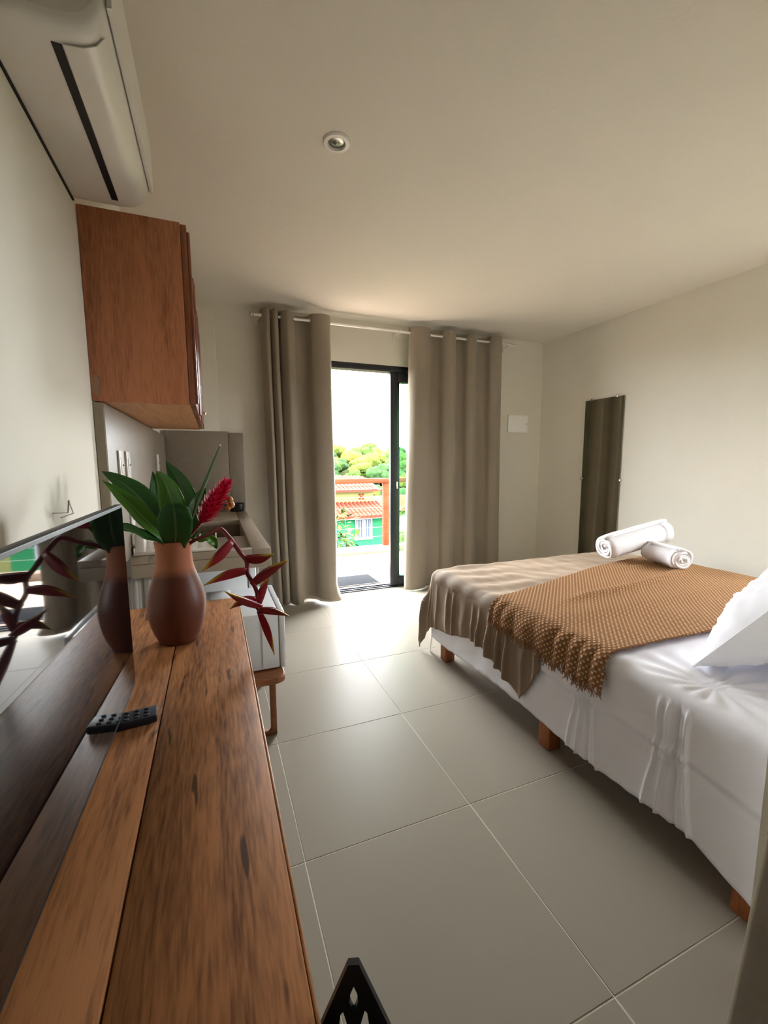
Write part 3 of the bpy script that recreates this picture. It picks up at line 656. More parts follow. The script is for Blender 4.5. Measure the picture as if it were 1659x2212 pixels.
MB().box(RX0 + 0.006, RX0 + 0.042, RY0 + 0.01, RY0 + 0.07, RZ + 0.012, RZ + 0.095, 0.005).build('cutlery_cup', MT['white_plastic'], rk)
MB().box(RX0, RX0 + 0.006, RY0, RY1, RZ + 0.013, RZ + 0.034, 0.002).build('side_wall', MT['white_plastic'], rk)
MB().box(RX1 - 0.006, RX1, RY0, RY1, RZ + 0.013, RZ + 0.034, 0.002).build('side_wall', MT['white_plastic'], rk)

pn = thing('cooking_pot', 'small black pot at the far end of the kitchen counter', 'pot', (0.165, 3.62, KZ))
MB().lathe([(0.001, 0.0), (0.05, 0.0), (0.058, 0.012), (0.06, 0.06), (0.063, 0.064), (0.058, 0.064), (0.054, 0.012), (0.001, 0.006)], (0.165, 3.62, KZ), 28).build('body', MT['dark_pan'], pn)
MB().tube(catmull([(0.11, 3.60, KZ + 0.05), (0.08, 3.59, KZ + 0.055), (0.03, 3.57, KZ + 0.056)], 5), 0.007, 8).build('handle', MT['black_plastic'], pn)

# sockets on the splashback
for (y, z, lab) in ((1.935, 1.235, 'narrow white wall socket plate, nearer of the upper pair above the leaves'), (2.085, 1.235, 'narrow white wall socket plate, farther of the upper pair above the leaves'), (2.10, 1.03, 'white wall socket plate low behind the drooping leaf, beside the television corner'), (3.15, 1.24, 'white wall switch plate far back near the kitchen corner')):
    s = thing('wall_socket', lab, 'socket', (SX, y, z - 0.058), 'white sockets on the splashback')
    MB().box(SX, SX + 0.009, y - 0.037, y + 0.037, z - 0.058, z + 0.058, 0.003).build('plate', MT['white_plastic'], s)
    MB().box(SX + 0.009, SX + 0.012, y - 0.022, y + 0.022, z - 0.030, z + 0.030, 0.002).build('insert', MT['white_plastic'], s)
    for q in (-1, 0, 1):
        MB().lathe([(0.001, 0), (0.0028, 0), (0.0028, 0.001)], (SX + 0.0122, y + q * 0.009, z + (0.004 if q == 0 else 0)), 8, 'X').build('pin_hole', MT['dark_slot'], s)

# mini fridge under the counter
fg = thing('mini_fridge', 'white mini fridge standing under the stone counter', 'refrigerator', (-0.07, 2.78, 0))
MB().box(-0.33, 0.155, 2.52, 3.02, 0.03, 0.745, 0.008).build('body', MT['white_enamel'], fg)
MB().box(0.160, 0.205, 2.52, 3.02, 0.035, 0.745, 0.010).build('door', MT['white_enamel'], fg)
MB().box(0.204, 0.222, 2.55, 2.575, 0.45, 0.68, 0.006).build('handle', MT['grey_plastic'], fg)
for x in (-0.30, 0.12):
    for y in (2.56, 2.98): MB().lathe([(0.001, 0), (0.018, 0), (0.018, 0.03), (0.001, 0.03)], (x, y, 0), 12).build('foot', MT['black_plastic'], fg)

rows = []
for i in range(13):
    z = lerp(0.758, 0.34, i / 12)
    rows.append([(lerp(-0.36, -0.085, j / 60), 2.045 + 0.010 * math.sin(j * 0.62) + 0.006 * math.sin(j * 1.7 + i * 0.1), z) for j in range(61)])
cl_ = MB().grid(rows).build('counter_skirt_cloth', mat('pale_satin', (186, 186, 184), rough=0.3, var=0.04), angle=180); solidify(cl_, 0.0015)
tag(cl_, 'pale grey satin cloth hanging under the near end of the counter', 'cloth')

# microwave on a low wooden bench
bn = thing('low_bench', 'small low brown bench with rounded seat and bar legs beside the desk end', 'bench', (0.08, 2.13, 0))
def rrect(x0, x1, y0, y1, r, n=6):
    out = []
    for cx, cy, a0 in ((x1 - r, y1 - r, 0), (x0 + r, y1 - r, 90), (x0 + r, y0 + r, 180), (x1 - r, y0 + r, 270)):
        for k in range(n + 1):
            a = rad(a0 + 90 * k / n); out.append((cx + r * math.cos(a), cy + r * math.sin(a)))
    return out
seat_pts = rrect(-0.12, 0.262, 1.835, 2.43, 0.045)
st_ = MB(); prof = [(0.008, 0.262), (0.0, 0.268), (0.0, 0.289), (0.006, 0.295)]
rows = []
cxm, cym = 0.071, 2.1325
for ins, z in prof:
    rows.append([(x + (cxm - x) * ins / 0.2, y + (cym - y) * ins / 0.3, z) for x, y in seat_pts])
st_.grid(rows, close=True); st_.add(rows[0], [tuple(range(len(seat_pts)))]); st_.add(rows[-1], [tuple(range(len(seat_pts)))])
st_.build('seat', MT['bench_wood'], bn, angle=50)
for y in (1.89, 2.37):
    for x in (-0.07, 0.205):
        MB().box(x - 0.0135, x + 0.0135, y - 0.0135, y + 0.0135, 0.026, 0.263, 0.003).build('leg', MT['bench_wood'], bn)
    MB().box(-0.084, 0.2185, y - 0.0135, y + 0.0135, 0.0, 0.026, 0.003).build('floor_rail', MT['bench_wood'], bn)
mw = thing('microwave', 'white microwave sitting on the low brown bench', 'microwave', (0.1, 2.135, 0.295))
WZ = 0.296
MB().box(-0.065, 0.245, 1.912, 2.36, WZ + 0.008, WZ + 0.272, 0.006).build('housing', MT['white_enamel'], mw)
MB().box(0.247, 0.272, 1.910, 2.362, WZ + 0.006, WZ + 0.274, 0.005).build('front_bezel', MT['white_enamel'], mw)
MB().box(0.272, 0.276, 1.935, 2.24, WZ + 0.03, WZ + 0.25, 0.002).build('door_window', MT['dark_slot'], mw)
MB().box(0.272, 0.276, 2.26, 2.35, WZ + 0.02, WZ + 0.26, 0.002).build('control_panel', MT['grey_plastic'], mw)
MB().box(0.272, 0.292, 2.235, 2.25, WZ + 0.06, WZ + 0.23, 0.004).build('handle', MT['white_plastic'], mw)
for k in range(2): MB().box(-0.02 + 0.19 * k, -0.018 + 0.19 * k, 1.9095, 1.9125, WZ + 0.03, WZ + 0.25).build('side_crease', MT['white_enamel'], mw)
for x in (-0.04, 0.22):
    for y in (1.95, 2.32): MB().lathe([(0.001, 0), (0.012, 0), (0.012, 0.009), (0.001, 0.009)], (x, y, WZ - 0.001), 10).build('foot', MT['black_plastic'], mw)
pp = MB().box(-0.045, 0.055, 2.20, 2.34, WZ + 0.2725, WZ + 0.2765, 0.001).build('booklet', MT['paper'])
tag(pp, 'thin white booklet lying on top of the microwave', 'booklet')

# ------------------------------------------------------------------ desk
DZT = 0.75
dk = thing('wooden_desk', 'long warm brown wooden plank desk along the left wall', 'desk', (-0.155, 0.6, 0))
DY0, DY1 = -0.35, 1.62
SEAM = -0.118
MB().box(SEAM + 0.0008, 0.062, DY0, DY1, DZT - 0.035, DZT, 0.003).build('plank', MT['desk'], dk)
MB().box(XL + 0.003, SEAM - 0.0008, DY0, DY1, DZT - 0.035, DZT - 0.0004, 0.002).build('plank', MT['desk'], dk)
MB().box(0.0625, 0.0665, DY0, DY1, DZT - 0.034, DZT - 0.002, 0.0015).build('edge_band', MT['desk_edge'], dk)
for y in (DY0 + 0.06, DY1 - 0.12):
    for x in (-0.33, -0.01):
        MB().box(x - 0.022, x + 0.022, y - 0.022, y + 0.022, 0, DZT - 0.035, 0.003).build('leg', MT['desk'], dk)
    MB().box(-0.31, -0.03, y - 0.012, y + 0.012, DZT - 0.10, DZT - 0.036, 0.002).build('apron', MT['desk'], dk)

# television
TX = -0.183; TY0, TY1, TZ0, TZ1 = 0.295, 1.012, DZT + 0.018, 1.163
tv = thing('television', 'black flat-screen television standing on the desk', 'television', (-0.21, 0.65, DZT))
MB().box(TX - 0.014, TX - 0.001, TY0, TY1, TZ0, TZ1, 0.002).build('bezel', MT['tv_frame'], tv)
MB().box(TX - 0.0012, TX, TY0 + 0.006, TY1 - 0.006, TZ0 + 0.010, TZ1 - 0.006).build('screen', MT['screen'], tv)
MB().prism([(TX - 0.014, TZ0 + 0.004), (TX - 0.014, TZ1 - 0.003), (TX - 0.045, TZ1 - 0.012), (TX - 0.052, TZ1 - 0.05), (TX - 0.06, TZ0 + 0.12), (TX - 0.06, TZ0 + 0.02), (TX - 0.045, TZ0 + 0.004)], 'Y', TY0 + 0.004, TY1 - 0.004).build('back_shell', MT['tv_frame'], tv, angle=50)
for y in (TY0 + 0.12, TY1 - 0.13):
    ft = MB().prism([(TX - 0.07, DZT), (TX - 0.004, DZT), (TX - 0.004, DZT + 0.006), (TX - 0.012, DZT + 0.022), (TX - 0.04, DZT + 0.022), (TX - 0.072, DZT + 0.006)], 'Y', y - 0.008, y + 0.008)
    ft.build('foot', MT['black_plastic'], tv)
tv.rotation_euler = (0, 0, rad(-1.7)); tv.location.x -= 0.005
# remote
rm = thing('remote_control', 'slim dark remote control on the desk, half under the television', 'remote', (-0.2, 0.89, DZT))
def rot2(px, py, a, cx, cy): return (cx + px * math.cos(a) - py * math.sin(a), cy + px * math.sin(a) + py * math.cos(a))
RA = 0.10; RC = (-0.200, 0.888)
rb = MB().box(-0.076, 0.076, -0.021, 0.021, 0.0, 0.0155, 0.004)
for v in rb.v:
    a, b2 = rot2(v.x, v.y, RA, *RC); v.x, v.y, v.z = a, b2, v.z + DZT
rb.build('body', MT['remote'], rm)
for i in range(6):
    for j in (-1, 0, 1):
        k = MB().box(-0.004, 0.004, -0.003, 0.003, 0.0152, 0.0172, 0.001, 1)
        for v in k.v:
            a, b2 = rot2(v.x + 0.058 - i * 0.017, v.y + j * 0.012, RA, *RC); v.x, v.y, v.z = a, b2, v.z + DZT
        k.build('key', MT['rubber_key'], rm)
# little hook with wire on the wall behind the television
hk = MB().tube([(XL, 1.265, 1.125), (XL + 0.03, 1.265, 1.125), (XL + 0.034, 1.265, 1.155)], 0.0022, 6)
hk.tube([(XL + 0.034, 1.265, 1.155), (XL + 0.03, 1.31, 1.118), (XL + 0.012, 1.275, 1.112)], 0.0018, 6)
tag(hk.build('wire_hook', MT['steel']), 'tiny bent wire hook on the left wall above the television', 'hook')

# ------------------------------------------------------------------ vase and flowers
VC = Vector((-0.112, 1.288, DZT))
vp = [(0.001, 0.002), (0.044, 0.0), (0.052, 0.008), (0.062, 0.03), (0.0705, 0.06), (0.075, 0.09), (0.075, 0.115), (0.071, 0.14), (0.064, 0.165), (0.056, 0.188), (0.0495, 0.21), (0.0465, 0.235), (0.0455, 0.262), (0.0475, 0.280), (0.0475, 0.284), (0.0435, 0.285), (0.0415, 0.275), (0.0415, 0.235), (0.052, 0.18), (0.068, 0.10), (0.045, 0.015), (0.001, 0.012)]
vs2 = catmull([(r, 0, h) for r, h in vp], 3)
va = MB().lathe([(p.x, p.z) for p in vs2], VC, 48).build('terracotta_vase', MT['vase'], angle=70)
tag(va, 'brown terracotta vase with a darker glazed belly on the desk', 'vase')

def leaf(name, parent, pts, width, material, fold=0.35, normal=(0, -1, 0.25), wp=None, curl=0.0, n=16, base_w=0.12):
    C = catmull(pts, max(4, n // (len(pts) - 1))); k = len(C); rows = []; uvs = []; nr = Vector(normal).normalized()
    for i, p in enumerate(C):
        t = i / (k - 1)
        tg = (C[min(i + 1, k - 1)] - C[max(i - 1, 0)]).normalized()
        sd_ = tg.cross(nr).normalized(); nn_ = sd_.cross(tg).normalized()
        w = width * (wp(t) if wp else max(base_w * (1 - t), math.sin(PI * min(1, t * 0.94 + 0.06) ** 0.85) ** 0.8))
        R = []; U = []
        for j in range(9):
            u = j / 8 * 2 - 1
            R.append(p + sd_ * (u * w) + nn_ * (abs(u) * w * fold + curl * u * u * w + 0.0025 * math.sin(t * 19 + u * 3) * abs(u)))
            U.append((j / 8, t))
        rows.append(R); uvs.append(U)
    o = MB().grid(rows, uvs).build(name, material, parent, angle=80)
    solidify(o, 0.0009)
    return o
def leafthing(label, pts, width, material, **kw):
    t = thing('ginger_leaf', label, 'leaf', Vector(pts[0]) - Vector((0, 0, 0.12)), 'leaves in the vase')
    leaf('blade', t, pts, width, material, **kw)
    b0 = Vector(pts[0]); d = (Vector(pts[1]) - b0).normalized()
    MB().tube([Vector((lerp(VC.x, b0.x, 0.4), lerp(VC.y, b0.y, 0.4), b0.z - 0.12)), b0 - d * 0.01, b0 + d * 0.03], [0.0035, 0.004, 0.003], 8).build('stalk', MT['stem_green'], t)
    return t
leafthing('long dark green leaf reaching highest to the left out of the vase', [(-0.114, 1.29, 1.024), (-0.158, 1.30, 1.109), (-0.21, 1.31, 1.179), (-0.272, 1.32, 1.225)], 0.034, MT['leaf'], normal=(0.3, -1, 0.5), fold=0.25)
leafthing('bright-edged green leaf just under the topmost left leaf', [(-0.116, 1.28, 1.026), (-0.165, 1.265, 1.090), (-0.211, 1.262, 1.150), (-0.260, 1.26, 1.203)], 0.024, MT['leaf_backlit'], normal=(0.2, -1, 0.9), fold=0.3)
leafthing('dark leaf drooping low to the left towards the television corner', [(-0.121, 1.27, 1.024), (-0.156, 1.245, 1.050), (-0.19, 1.225, 1.072), (-0.222, 1.205, 1.090), (-0.240, 1.195, 1.088)], 0.024, MT['leaf'], normal=(0, -0.5, 1), fold=0.2)
leafthing('narrow upright leaf left of the middle of the vase', [(-0.116, 1.30, 1.016), (-0.140, 1.33, 1.091), (-0.152, 1.35, 1.156), (-0.160, 1.37, 1.222)], 0.026, MT['leaf'], normal=(0.5, -1, 0.1), fold=0.5)
leafthing('bright green upright leaf in the middle of the vase', [(-0.100, 1.29, 1.016), (-0.104, 1.28, 1.108), (-0.116, 1.288, 1.176), (-0.142, 1.305, 1.226)], 0.033, MT['leaf_backlit'], normal=(-0.15, -1, 0.2), fold=0.2)
leafthing('dark pointed leaf with pale rim right of the middle of the vase', [(-0.098, 1.31, 1.012), (-0.079, 1.35, 1.099), (-0.090, 1.38, 1.178), (-0.127, 1.40, 1.252)], 0.036, MT['leaf'], normal=(-0.1, -1, 0.1), fold=0.15)
leafthing('broad blunt leaf at the front of the vase, over its rim', [(-0.103, 1.255, 1.020), (-0.099, 1.232, 1.065), (-0.098, 1.222, 1.11), (-0.101, 1.222, 1.142)], 0.042, MT['leaf'], normal=(0, -1, 0.1), fold=0.1, wp=lambda t: [0.55, 0.8, 0.98, 1.0, 0.86, 0.4][min(5, int(t * 5))] * (1 - (t * 5) % 1) + [0.8, 0.98, 1.0, 0.86, 0.4, 0.4][min(5, int(t * 5))] * ((t * 5) % 1))
leafthing('small upright leaf pressed against the pink flower head', [(-0.083, 1.30, 1.013), (-0.064, 1.31, 1.085), (-0.043, 1.32, 1.136), (-0.024, 1.33, 1.178)], 0.028, MT['leaf'], normal=(0.3, -1, 0.1), fold=0.35)
rl = thing('rolled_leaf', 'thin rolled green leaf spike rising highest to the right', 'leaf', (-0.084, 1.31, 0.89), 'leaves in the vase')
C = catmull([(-0.09, 1.305, 0.90), (-0.084, 1.31, 1.011), (-0.048, 1.32, 1.128), (-0.011, 1.33, 1.219), (0.022, 1.34, 1.295)], 6)
MB().tube(C, [interp([0, 0.4, 0.7, 1], [0.004, 0.0075, 0.0052, 0.0016], i / (len(C) - 1)) for i in range(len(C))], 8).build('roll', MT['stem_green'], rl)
MB().tube([(0.0215, 1.3398, 1.294), (0.0235, 1.3405, 1.299)], 0.0024, 6).build('pale_tip', MT['paper'], rl)

# red ginger flower: stem and a cone of overlapping bracts
gf = thing('ginger_flower', 'pink-red ginger flower cone leaning right out of the vase', 'flower', (-0.088, 1.28, 0.90))
GP = catmull([(-0.09, 1.285, 0.90), (-0.088, 1.28, 1.011), (-0.045, 1.27, 1.074), (-0.013, 1.26, 1.122), (0.029, 1.25, 1.186)], 8)
MB().tube(GP, [0.0045] * len(GP), 8).build('stem', MT['stem_red'], gf)
gm = MB(); rows = []
for i in range(6):
    t = i / 5; w = 0.0088 * math.sin(PI * (0.18 + 0.80 * t)) ** 0.8
    rows.append([(u * w, 0.034 * t, 0.004 * math.sin(PI * t * 0.6) + 0.010 * t * t - abs(u) * -0.004 * (1 - t)) for u in (-1, -0.5, 0, 0.5, 1)])
gme = gm.grid(rows).mesh('bract', MT['ginger'])
axis_pts = [GP[k] for k in range(17, len(GP))]; NB = 120
for i in range(NB):
    t = (i + 0.5) / NB
    f = t * (len(axis_pts) - 1); k = min(int(f), len(axis_pts) - 2); p = axis_pts[k].lerp(axis_pts[k + 1], f - k)
    tg = (axis_pts[k + 1] - axis_pts[k]).normalized()
    a = i * 2.39996
    s0 = tg.cross(Vector((0, 1, 0))).normalized(); s1_ = tg.cross(s0)
    out_ = s0 * math.cos(a) + s1_ * math.sin(a)
    op = lerp(1.25, 0.62, t ** 1.5)
    d = (tg * 0.55 + out_ * op).normalized()
    xax = d.cross(out_).normalized() if d.cross(out_).length > 0.01 else s0
    zax = xax.cross(d)
    if zax.dot(tg) < 0: xax = -xax; zax = -zax
    sc = interp([0, 0.25, 0.6, 1], [0.8, 1.15, 1.1, 0.72], t) * random.uniform(0.9, 1.1)
    Mx = Matrix((xax * sc, d * sc, zax * sc)).transposed().to_4x4(); Mx.translation = p + out_ * 0.003 - ORG[gf]
    o = bpy.data.objects.new('bract', gme); col.objects.link(o); o.parent = gf; o.matrix_local = Mx
for (x, y, z, r) in ((0.040, 1.262, 1.142, 0.009), (0.043, 1.268, 1.128, 0.010), (0.034, 1.266, 1.120, 0.008)):
    MB().lathe([(0.0005, -r), (r * 0.7, -r * 0.7), (r, 0), (r * 0.7, r * 0.8), (0.0005, r * 1.3)], (x, y, z), 10).build('bud', MT['bud'], gf)

# hanging heliconia: zigzag stem and claw-shaped bracts
hl = thing('heliconia_flower', 'hanging red heliconia with yellow-edged claw bracts beside the vase', 'flower', (-0.063, 1.27, 0.90))
HP = catmull([(-0.10, 1.285, 0.90), (-0.085, 1.28, 1.0), (-0.063, 1.27, 1.030), (-0.021, 1.25, 1.050), (0.006, 1.232, 1.066), (0.018, 1.225, 1.062), (0.041, 1.21, 1.031), (0.059, 1.20, 1.001), (0.073, 1.19, 0.979), (0.073, 1.185, 0.948), (0.088, 1.18, 0.917), (0.096, 1.175, 0.887), (0.088, 1.172, 0.868), (0.101, 1.165, 0.842)], 5)
MB().tube(HP, [interp([0, 0.45, 1], [0.0045, 0.0062, 0.0052], i / (len(HP) - 1)) for i in range(len(HP))], 8).build('stem', MT['stem_red'], hl)
def claw(a, b, w, sag, up_=(0, 0, 1)):
    a, b = Vector(a), Vector(b); d = (b - a); ln = d.length; t0 = d.normalized()
    side = Vector((0, 1, 0)); side = (side - t0 * side.dot(t0)).normalized(); n_ = t0.cross(side)
    if n_.z < 0: n_ = -n_
    rows = []; uvs = []
    for i in range(13):
        t = i / 12; c = a + d * t + n_ * (sag * math.sin(PI * t))
        h = w * (0.30 + 0.70 * math.sin(PI * min(1, t * 0.8 + 0.12))) * (1 - t ** 3) + 0.0006
        R = []; U = []
        for j in range(9):
            u = j / 8 * 2 - 1                     # V-shaped keel, open on top
            R.append(c + side * (u * h * 0.55 * (1 if i else 0.5)) + n_ * ((abs(u) ** 1.3) * h * 2 - h))
            U.append((abs(u), t))
        rows.append(R); uvs.append(U)
    o = MB().grid(rows, uvs).build('claw_bract', MT['bract'], hl, angle=70); solidify(o, 0.0012)
for a, b, w, s in (((0.040, 1.205, 1.036), (-0.039, 1.17, 0.969), 0.013, -0.004), ((0.066, 1.198, 0.986), (0.145, 1.17, 0.999), 0.013, -0.008), ((0.078, 1.187, 0.955), (-0.036, 1.15, 0.936), 0.012, 0.006), ((0.082, 1.182, 0.915), (0.182, 1.16, 0.981), 0.013, 0.003),
                   ((0.100, 1.176, 0.862), (0.130, 1.18, 0.937), 0.010, 0.003), ((0.106, 1.172, 0.852), (0.013, 1.12, 0.923), 0.010, -0.004), ((0.094, 1.172, 0.876), (0.023, 1.16, 0.862), 0.011, 0.008), ((0.094, 1.168, 0.846), (0.177, 1.15, 0.824), 0.010, 0.005), ((0.099, 1.166, 0.842), (0.131, 1.13, 0.728), 0.010, 0.003)):
    claw(a, b, w, s)
leaf('small_leaf', hl, [(-0.050, 1.275, 1.030), (-0.025, 1.285, 1.036), (-0.006, 1.29, 1.018), (-0.002, 1.29, 1.0)], 0.013, MT['leaf_backlit'], normal=(0, -1, 0.6))

# ------------------------------------------------------------------ bed
BX0, BX1, BY0, BY1, BT = 1.275, 2.885, 0.53, 2.37, 0.545
def drape(a, b, off, r=0.045, flare=0.04, cflare=0.0):
    """cloth point (a,b) laid over the mattress; beyond an edge it folds over and hangs"""
    r = r + off
    ax = 0; 
    lx0, lx1, ly1 = BX0 + 0.045, BX1 - 0.045, BY1 - 0.045
    dx = (a - lx0) if a < lx0 else ((a - lx1) if a > lx1 else 0.0)
    dy = (b - ly1) if b > ly1 else 0.0
    cx = min(max(a, lx0), lx1); cy = min(b, ly1)
    d = math.hypot(dx, dy)
    n_ = Vector((0, 0, 1))
    if d < 1e-6: return Vector((a, b, BT + off)), n_, 0.0
    dr_ = Vector((dx, dy, 0)) / d
    corner = min(abs(dx), abs(dy)) / d * 1.414
    q = r * PI / 2
    if d < q:
        an = d / r
        return Vector((cx, cy, BT + off - r)) + dr_ * (r * math.sin(an)) + Vector((0, 0, r * math.cos(an))), (dr_ * math.sin(an) + n_ * math.cos(an)), 0.0
    e = d - q
    return Vector((cx, cy, BT + off - r)) + dr_ * (r + e * (flare + cflare * corner)) + Vector((0, 0, -e)), dr_, e

bd = thing('bed', 'double bed with white cotton valance and wooden block legs', 'bed', (2.06, 1.46, 0))
MB().box(BX0 + 0.03, BX1 - 0.03, BY0, BY1 - 0.03, 0.12, 0.325, 0.02).build('base_box', MT['sheet'], bd)
MB().box(BX0 + 0.02, BX1 - 0.02, BY0, BY1 - 0.02, 0.33, BT - 0.006, 0.045, 4).build('mattress', MT['sheet'], bd)
for x in (1.318, 2.80):
    for y in (0.585, 1.345, 2.225):
        MB().box(x - 0.034, x + 0.034, y - 0.034, y + 0.034, 0, 0.125, 0.008).build('leg', MT['leg_wood'], bd)
# white valance sheet
NA, NBb = 190, 430
rows = []
hang = 0.395
for i in range(NBb + 1):
    b = lerp(BY0, BY1 + hang - 0.03, i / NBb); R = []
    for j in range(NA + 1):
        a = lerp(BX0 - hang, BX1 + hang, j / NA)
        p, n_, e = drape(a, b, 0.0, flare=0.03)
        w = 0.0
        if e > 0 and a < BX0 + 0.05:
            y = p.y; z = p.z
            w += 0.006 * abs(noise.noise(Vector((y * 4 + z * 9, z * 5 - y * 3, 2.7)))) + 0.007 * noise.noise(Vector((y * 3.1, z * 2.2, 0.3))) + 0.0035 * noise.noise(Vector((y * 9 + z * 6, z * 7, 4.3)))
            w -= 0.010 * math.exp(-((z - 0.345 - 0.004 * math.sin(y * 5)) / 0.008) ** 2)
            w += 0.006 * math.exp(-((z - 0.362) / 0.010) ** 2)
            for yc, z0, amp in ((1.125, 0.42, 0.013), (0.80, 0.53, 0.015)):
                if z < z0:
                    k = min(1, (z0 - z) / 0.05)
                    fan = 1 + 0.9 * max(0, 0.345 - z) / 0.25
                    for q, sgn in ((-0.045, 1), (-0.018, -0.7), (0.012, 1), (0.04, 0.8)):
                        w += k * amp * sgn * math.exp(-((y - yc - q * fan + 0.003 * math.sin(z * 24)) / 0.0055) ** 2)
                    w += k * 0.010 * math.exp(-(((y - yc) / 0.05) ** 2 + ((z - 0.345) / 0.025) ** 2)) * (1 + math.sin(y * 260 + z * 60))
            w += 0.03 * max(0, 0.75 - y) * max(0, 0.3 - z) * 3 * (0.5 + math.sin(y * 30) * 0.5)
            hemdrop = -0.012 * math.sin(y * 6.0 + 1.0) - 0.07 * max(0, (0.72 - y) / 0.17) + 0.006 * noise.noise(Vector((y * 20, 0, 0)))
            p = p + Vector((0, 0, hemdrop * min(1, e / 0.36)))
        elif e == 0 and n_.z > 0.98:
            w += 0.004 * noise.noise(Vector((a * 5, b * 5, 1.0))) + 0.004 * abs(noise.noise(Vector((a * 3 + b * 7, b * 2 - a * 2, 7)))) * (1 if b < 1.2 else 0.2)
            if b < 1.15:
                rr_ = math.hypot(a - 1.42, b - 0.78); th = math.atan2(b - 0.78, a - 1.42)
                w += 0.004 * math.sin(th * 14) * math.exp(-((rr_ - 0.14) / 0.12) ** 2)
        R.append(p + n_ * w)
    rows.append(R)
sh = MB().grid(rows).build('valance_sheet', MT['sheet'], bd, angle=180)
solidify(sh, 0.002)

# brown blanket over the foot of the bed
bl_y = [1.33, 1.40, 1.46, 1.60, 1.78, 1.90, 2.10, 2.36]
bl_h = [0.16, 0.30, 0.40, 0.345, 0.29, 0.29, 0.345, 0.385]
NA, NBb = 220, 280; rows = []
BO = 0.013
for i in range(NBb + 1):
    t = i / NBb; R = []
    for j in range(NA + 1):
        s = j / NA
        near = 1.36 + 0.10 * ease(min(1, s * 3)) + 0.08 * s
        b = lerp(near, BY1 + 0.36, t)
        hl_ = interp(bl_y, bl_h, min(b, 2.36))
        a = lerp(BX0 + 0.045 - hl_ - 0.02, BX1 + 0.28, s)
        p, n_, e = drape(a, b, BO, flare=0.03, cflare=0.10)
        w = 0.0
        if e > 0:
            k = min(1, e / 0.16)
            if abs(n_.x) > abs(n_.y): q = p.y
            else: q = p.x * 0.9 + 4
            if n_.x < 0 or n_.y > 0:
                ph = q * 74 + 1.6 * noise.noise(Vector((q * 6, 0, 1))) * 3 + 2.0 * noise.noise(Vector((q * 2.5, p.z * 2.5, 3)))
                rd = (0.5 + 0.5 * math.sin(ph)) ** 3
                w += k * 0.024 * rd * max(0.1, 0.75 + 1.5 * noise.noise(Vector((q * 5.0, p.z * 2, 1))))
                w += 0.010 * k * noise.noise(Vector((q * 9, p.z * 9, 6)))
                cn = min(abs(n_.x), abs(n_.y))
                w += k * 0.02 * cn * math.sin(math.atan2(n_.y, -n_.x) * 9)
        else:
            w += 0.006 * noise.noise(Vector((a * 5, b * 6, 2))) + 0.004 * noise.noise(Vector((a * 14, b * 11, 5))) * (1 if n_.z > 0.6 else 0.6)
            w += 0.004 * math.sin(b * 40 + 2 * math.sin(a * 5)) * math.exp(-((a - 1.5) / 0.25) ** 2)
        R.append(p + n_ * max(w, -0.005))
    rows.append(R)
bk = MB().grid(rows).build('blanket', MT['blanket'], angle=180)
solidify(bk, 0.004, 1)
tag(bk, 'plain brown velvety blanket draped over the foot of the bed', 'blanket')

# woven throw with fringe
TO = 0.027
NA, NBb = 230, 120; rows = []; uvs = []
def throw_pt(s, t):
    near = 1.035 + 0.012 * math.sin(s * 9); far = lerp(1.69, 2.03, ease(min(1, s * 1.25))) + 0.012 * math.sin(s * 7)
    b = lerp(near, far, t)
    hl_ = lerp(0.145, 0.118, t) + 0.006 * math.sin(b * 40)
    a = lerp(BX0 + 0.045 - hl_ - 0.02, BX1 + 0.16, s)
    lift = 0.0 if b > 1.36 else -0.008 * min(1, (1.36 - b) / 0.08)
    p, n_, e = drape(a, b, TO + lift, flare=0.10)
    w = 0.0
    if n_.z > 0.9:
        w += 0.005 * noise.noise(Vector((a * 4, b * 4, 8))) + 0.0025
        # two low creases running along the bed width
        yc = 1.47 + 0.16 * (a - 1.4) + 0.02 * math.sin(a * 5)
        w += 0.016 * math.exp(-((b - yc) / 0.030) ** 2) * min(1, max(0, (a - 1.45) / 0.3)) * min(1, max(0, (2.9 - a) / 0.3))
        yc2 = 1.86 + 0.02 * math.sin(a * 7)
        w += 0.010 * math.exp(-((b - yc2) / 0.025) ** 2) * min(1, max(0, (a - 2.2) / 0.2))
    elif n_.x < -0.3:
        w += 0.010 * abs(math.sin(b * 38 + 1.5 * math.sin(b * 11))) * min(1, -n_.x) + 0.004 * noise.noise(Vector((b * 22, p.z * 15, 1)))
    return p + n_ * w, (a, b), n_
for i in range(NBb + 1):
    R = []; U = []
    for j in range(NA + 1):
        p, q, _ = throw_pt(j / NA, i / NBb); R.append(p); U.append(q)
    rows.append(R); uvs.append(U)
tw = MB().grid(rows, uvs).build('woven_throw', MT['throw'], angle=180)
solidify(tw, 0.006, 1)
tag(tw, 'brown woven throw with cream checks and fringe across the bed', 'throw')
fr_ = MB()
for i in range(210):
    t = (i + random.random()) / 210
    p, q, n_ = throw_pt(0.0, t)
    ln = random.uniform(0.022, 0.042); o1 = Vector((random.uniform(-0.006, 0.002), random.uniform(-0.007, 0.007), -ln * 0.5)); o2 = Vector((random.uniform(-0.012, 0.002), random.uniform(-0.014, 0.014), -ln))
    st0 = p + Vector((-0.003, 0, 0.006))
    fr_.tube([st0, p + o1 + Vector((-0.003, 0, 0)), p + o2 + Vector((-0.003, 0, 0))], [0.0026, 0.0022, 0.0012], 5)
for i in range(170):
    s = 0.02 + 0.96 * (i + random.random()) / 170
    p, q, n_ = throw_pt(s, 0.0)
    fr_.tube([p + Vector((0, 0.004, 0.003)), p + Vector((random.uniform(-0.006, 0.006), -random.uniform(0.006, 0.014), 0.0035 if n_.z > 0.8 else -0.002))], [0.0022, 0.001], 5)
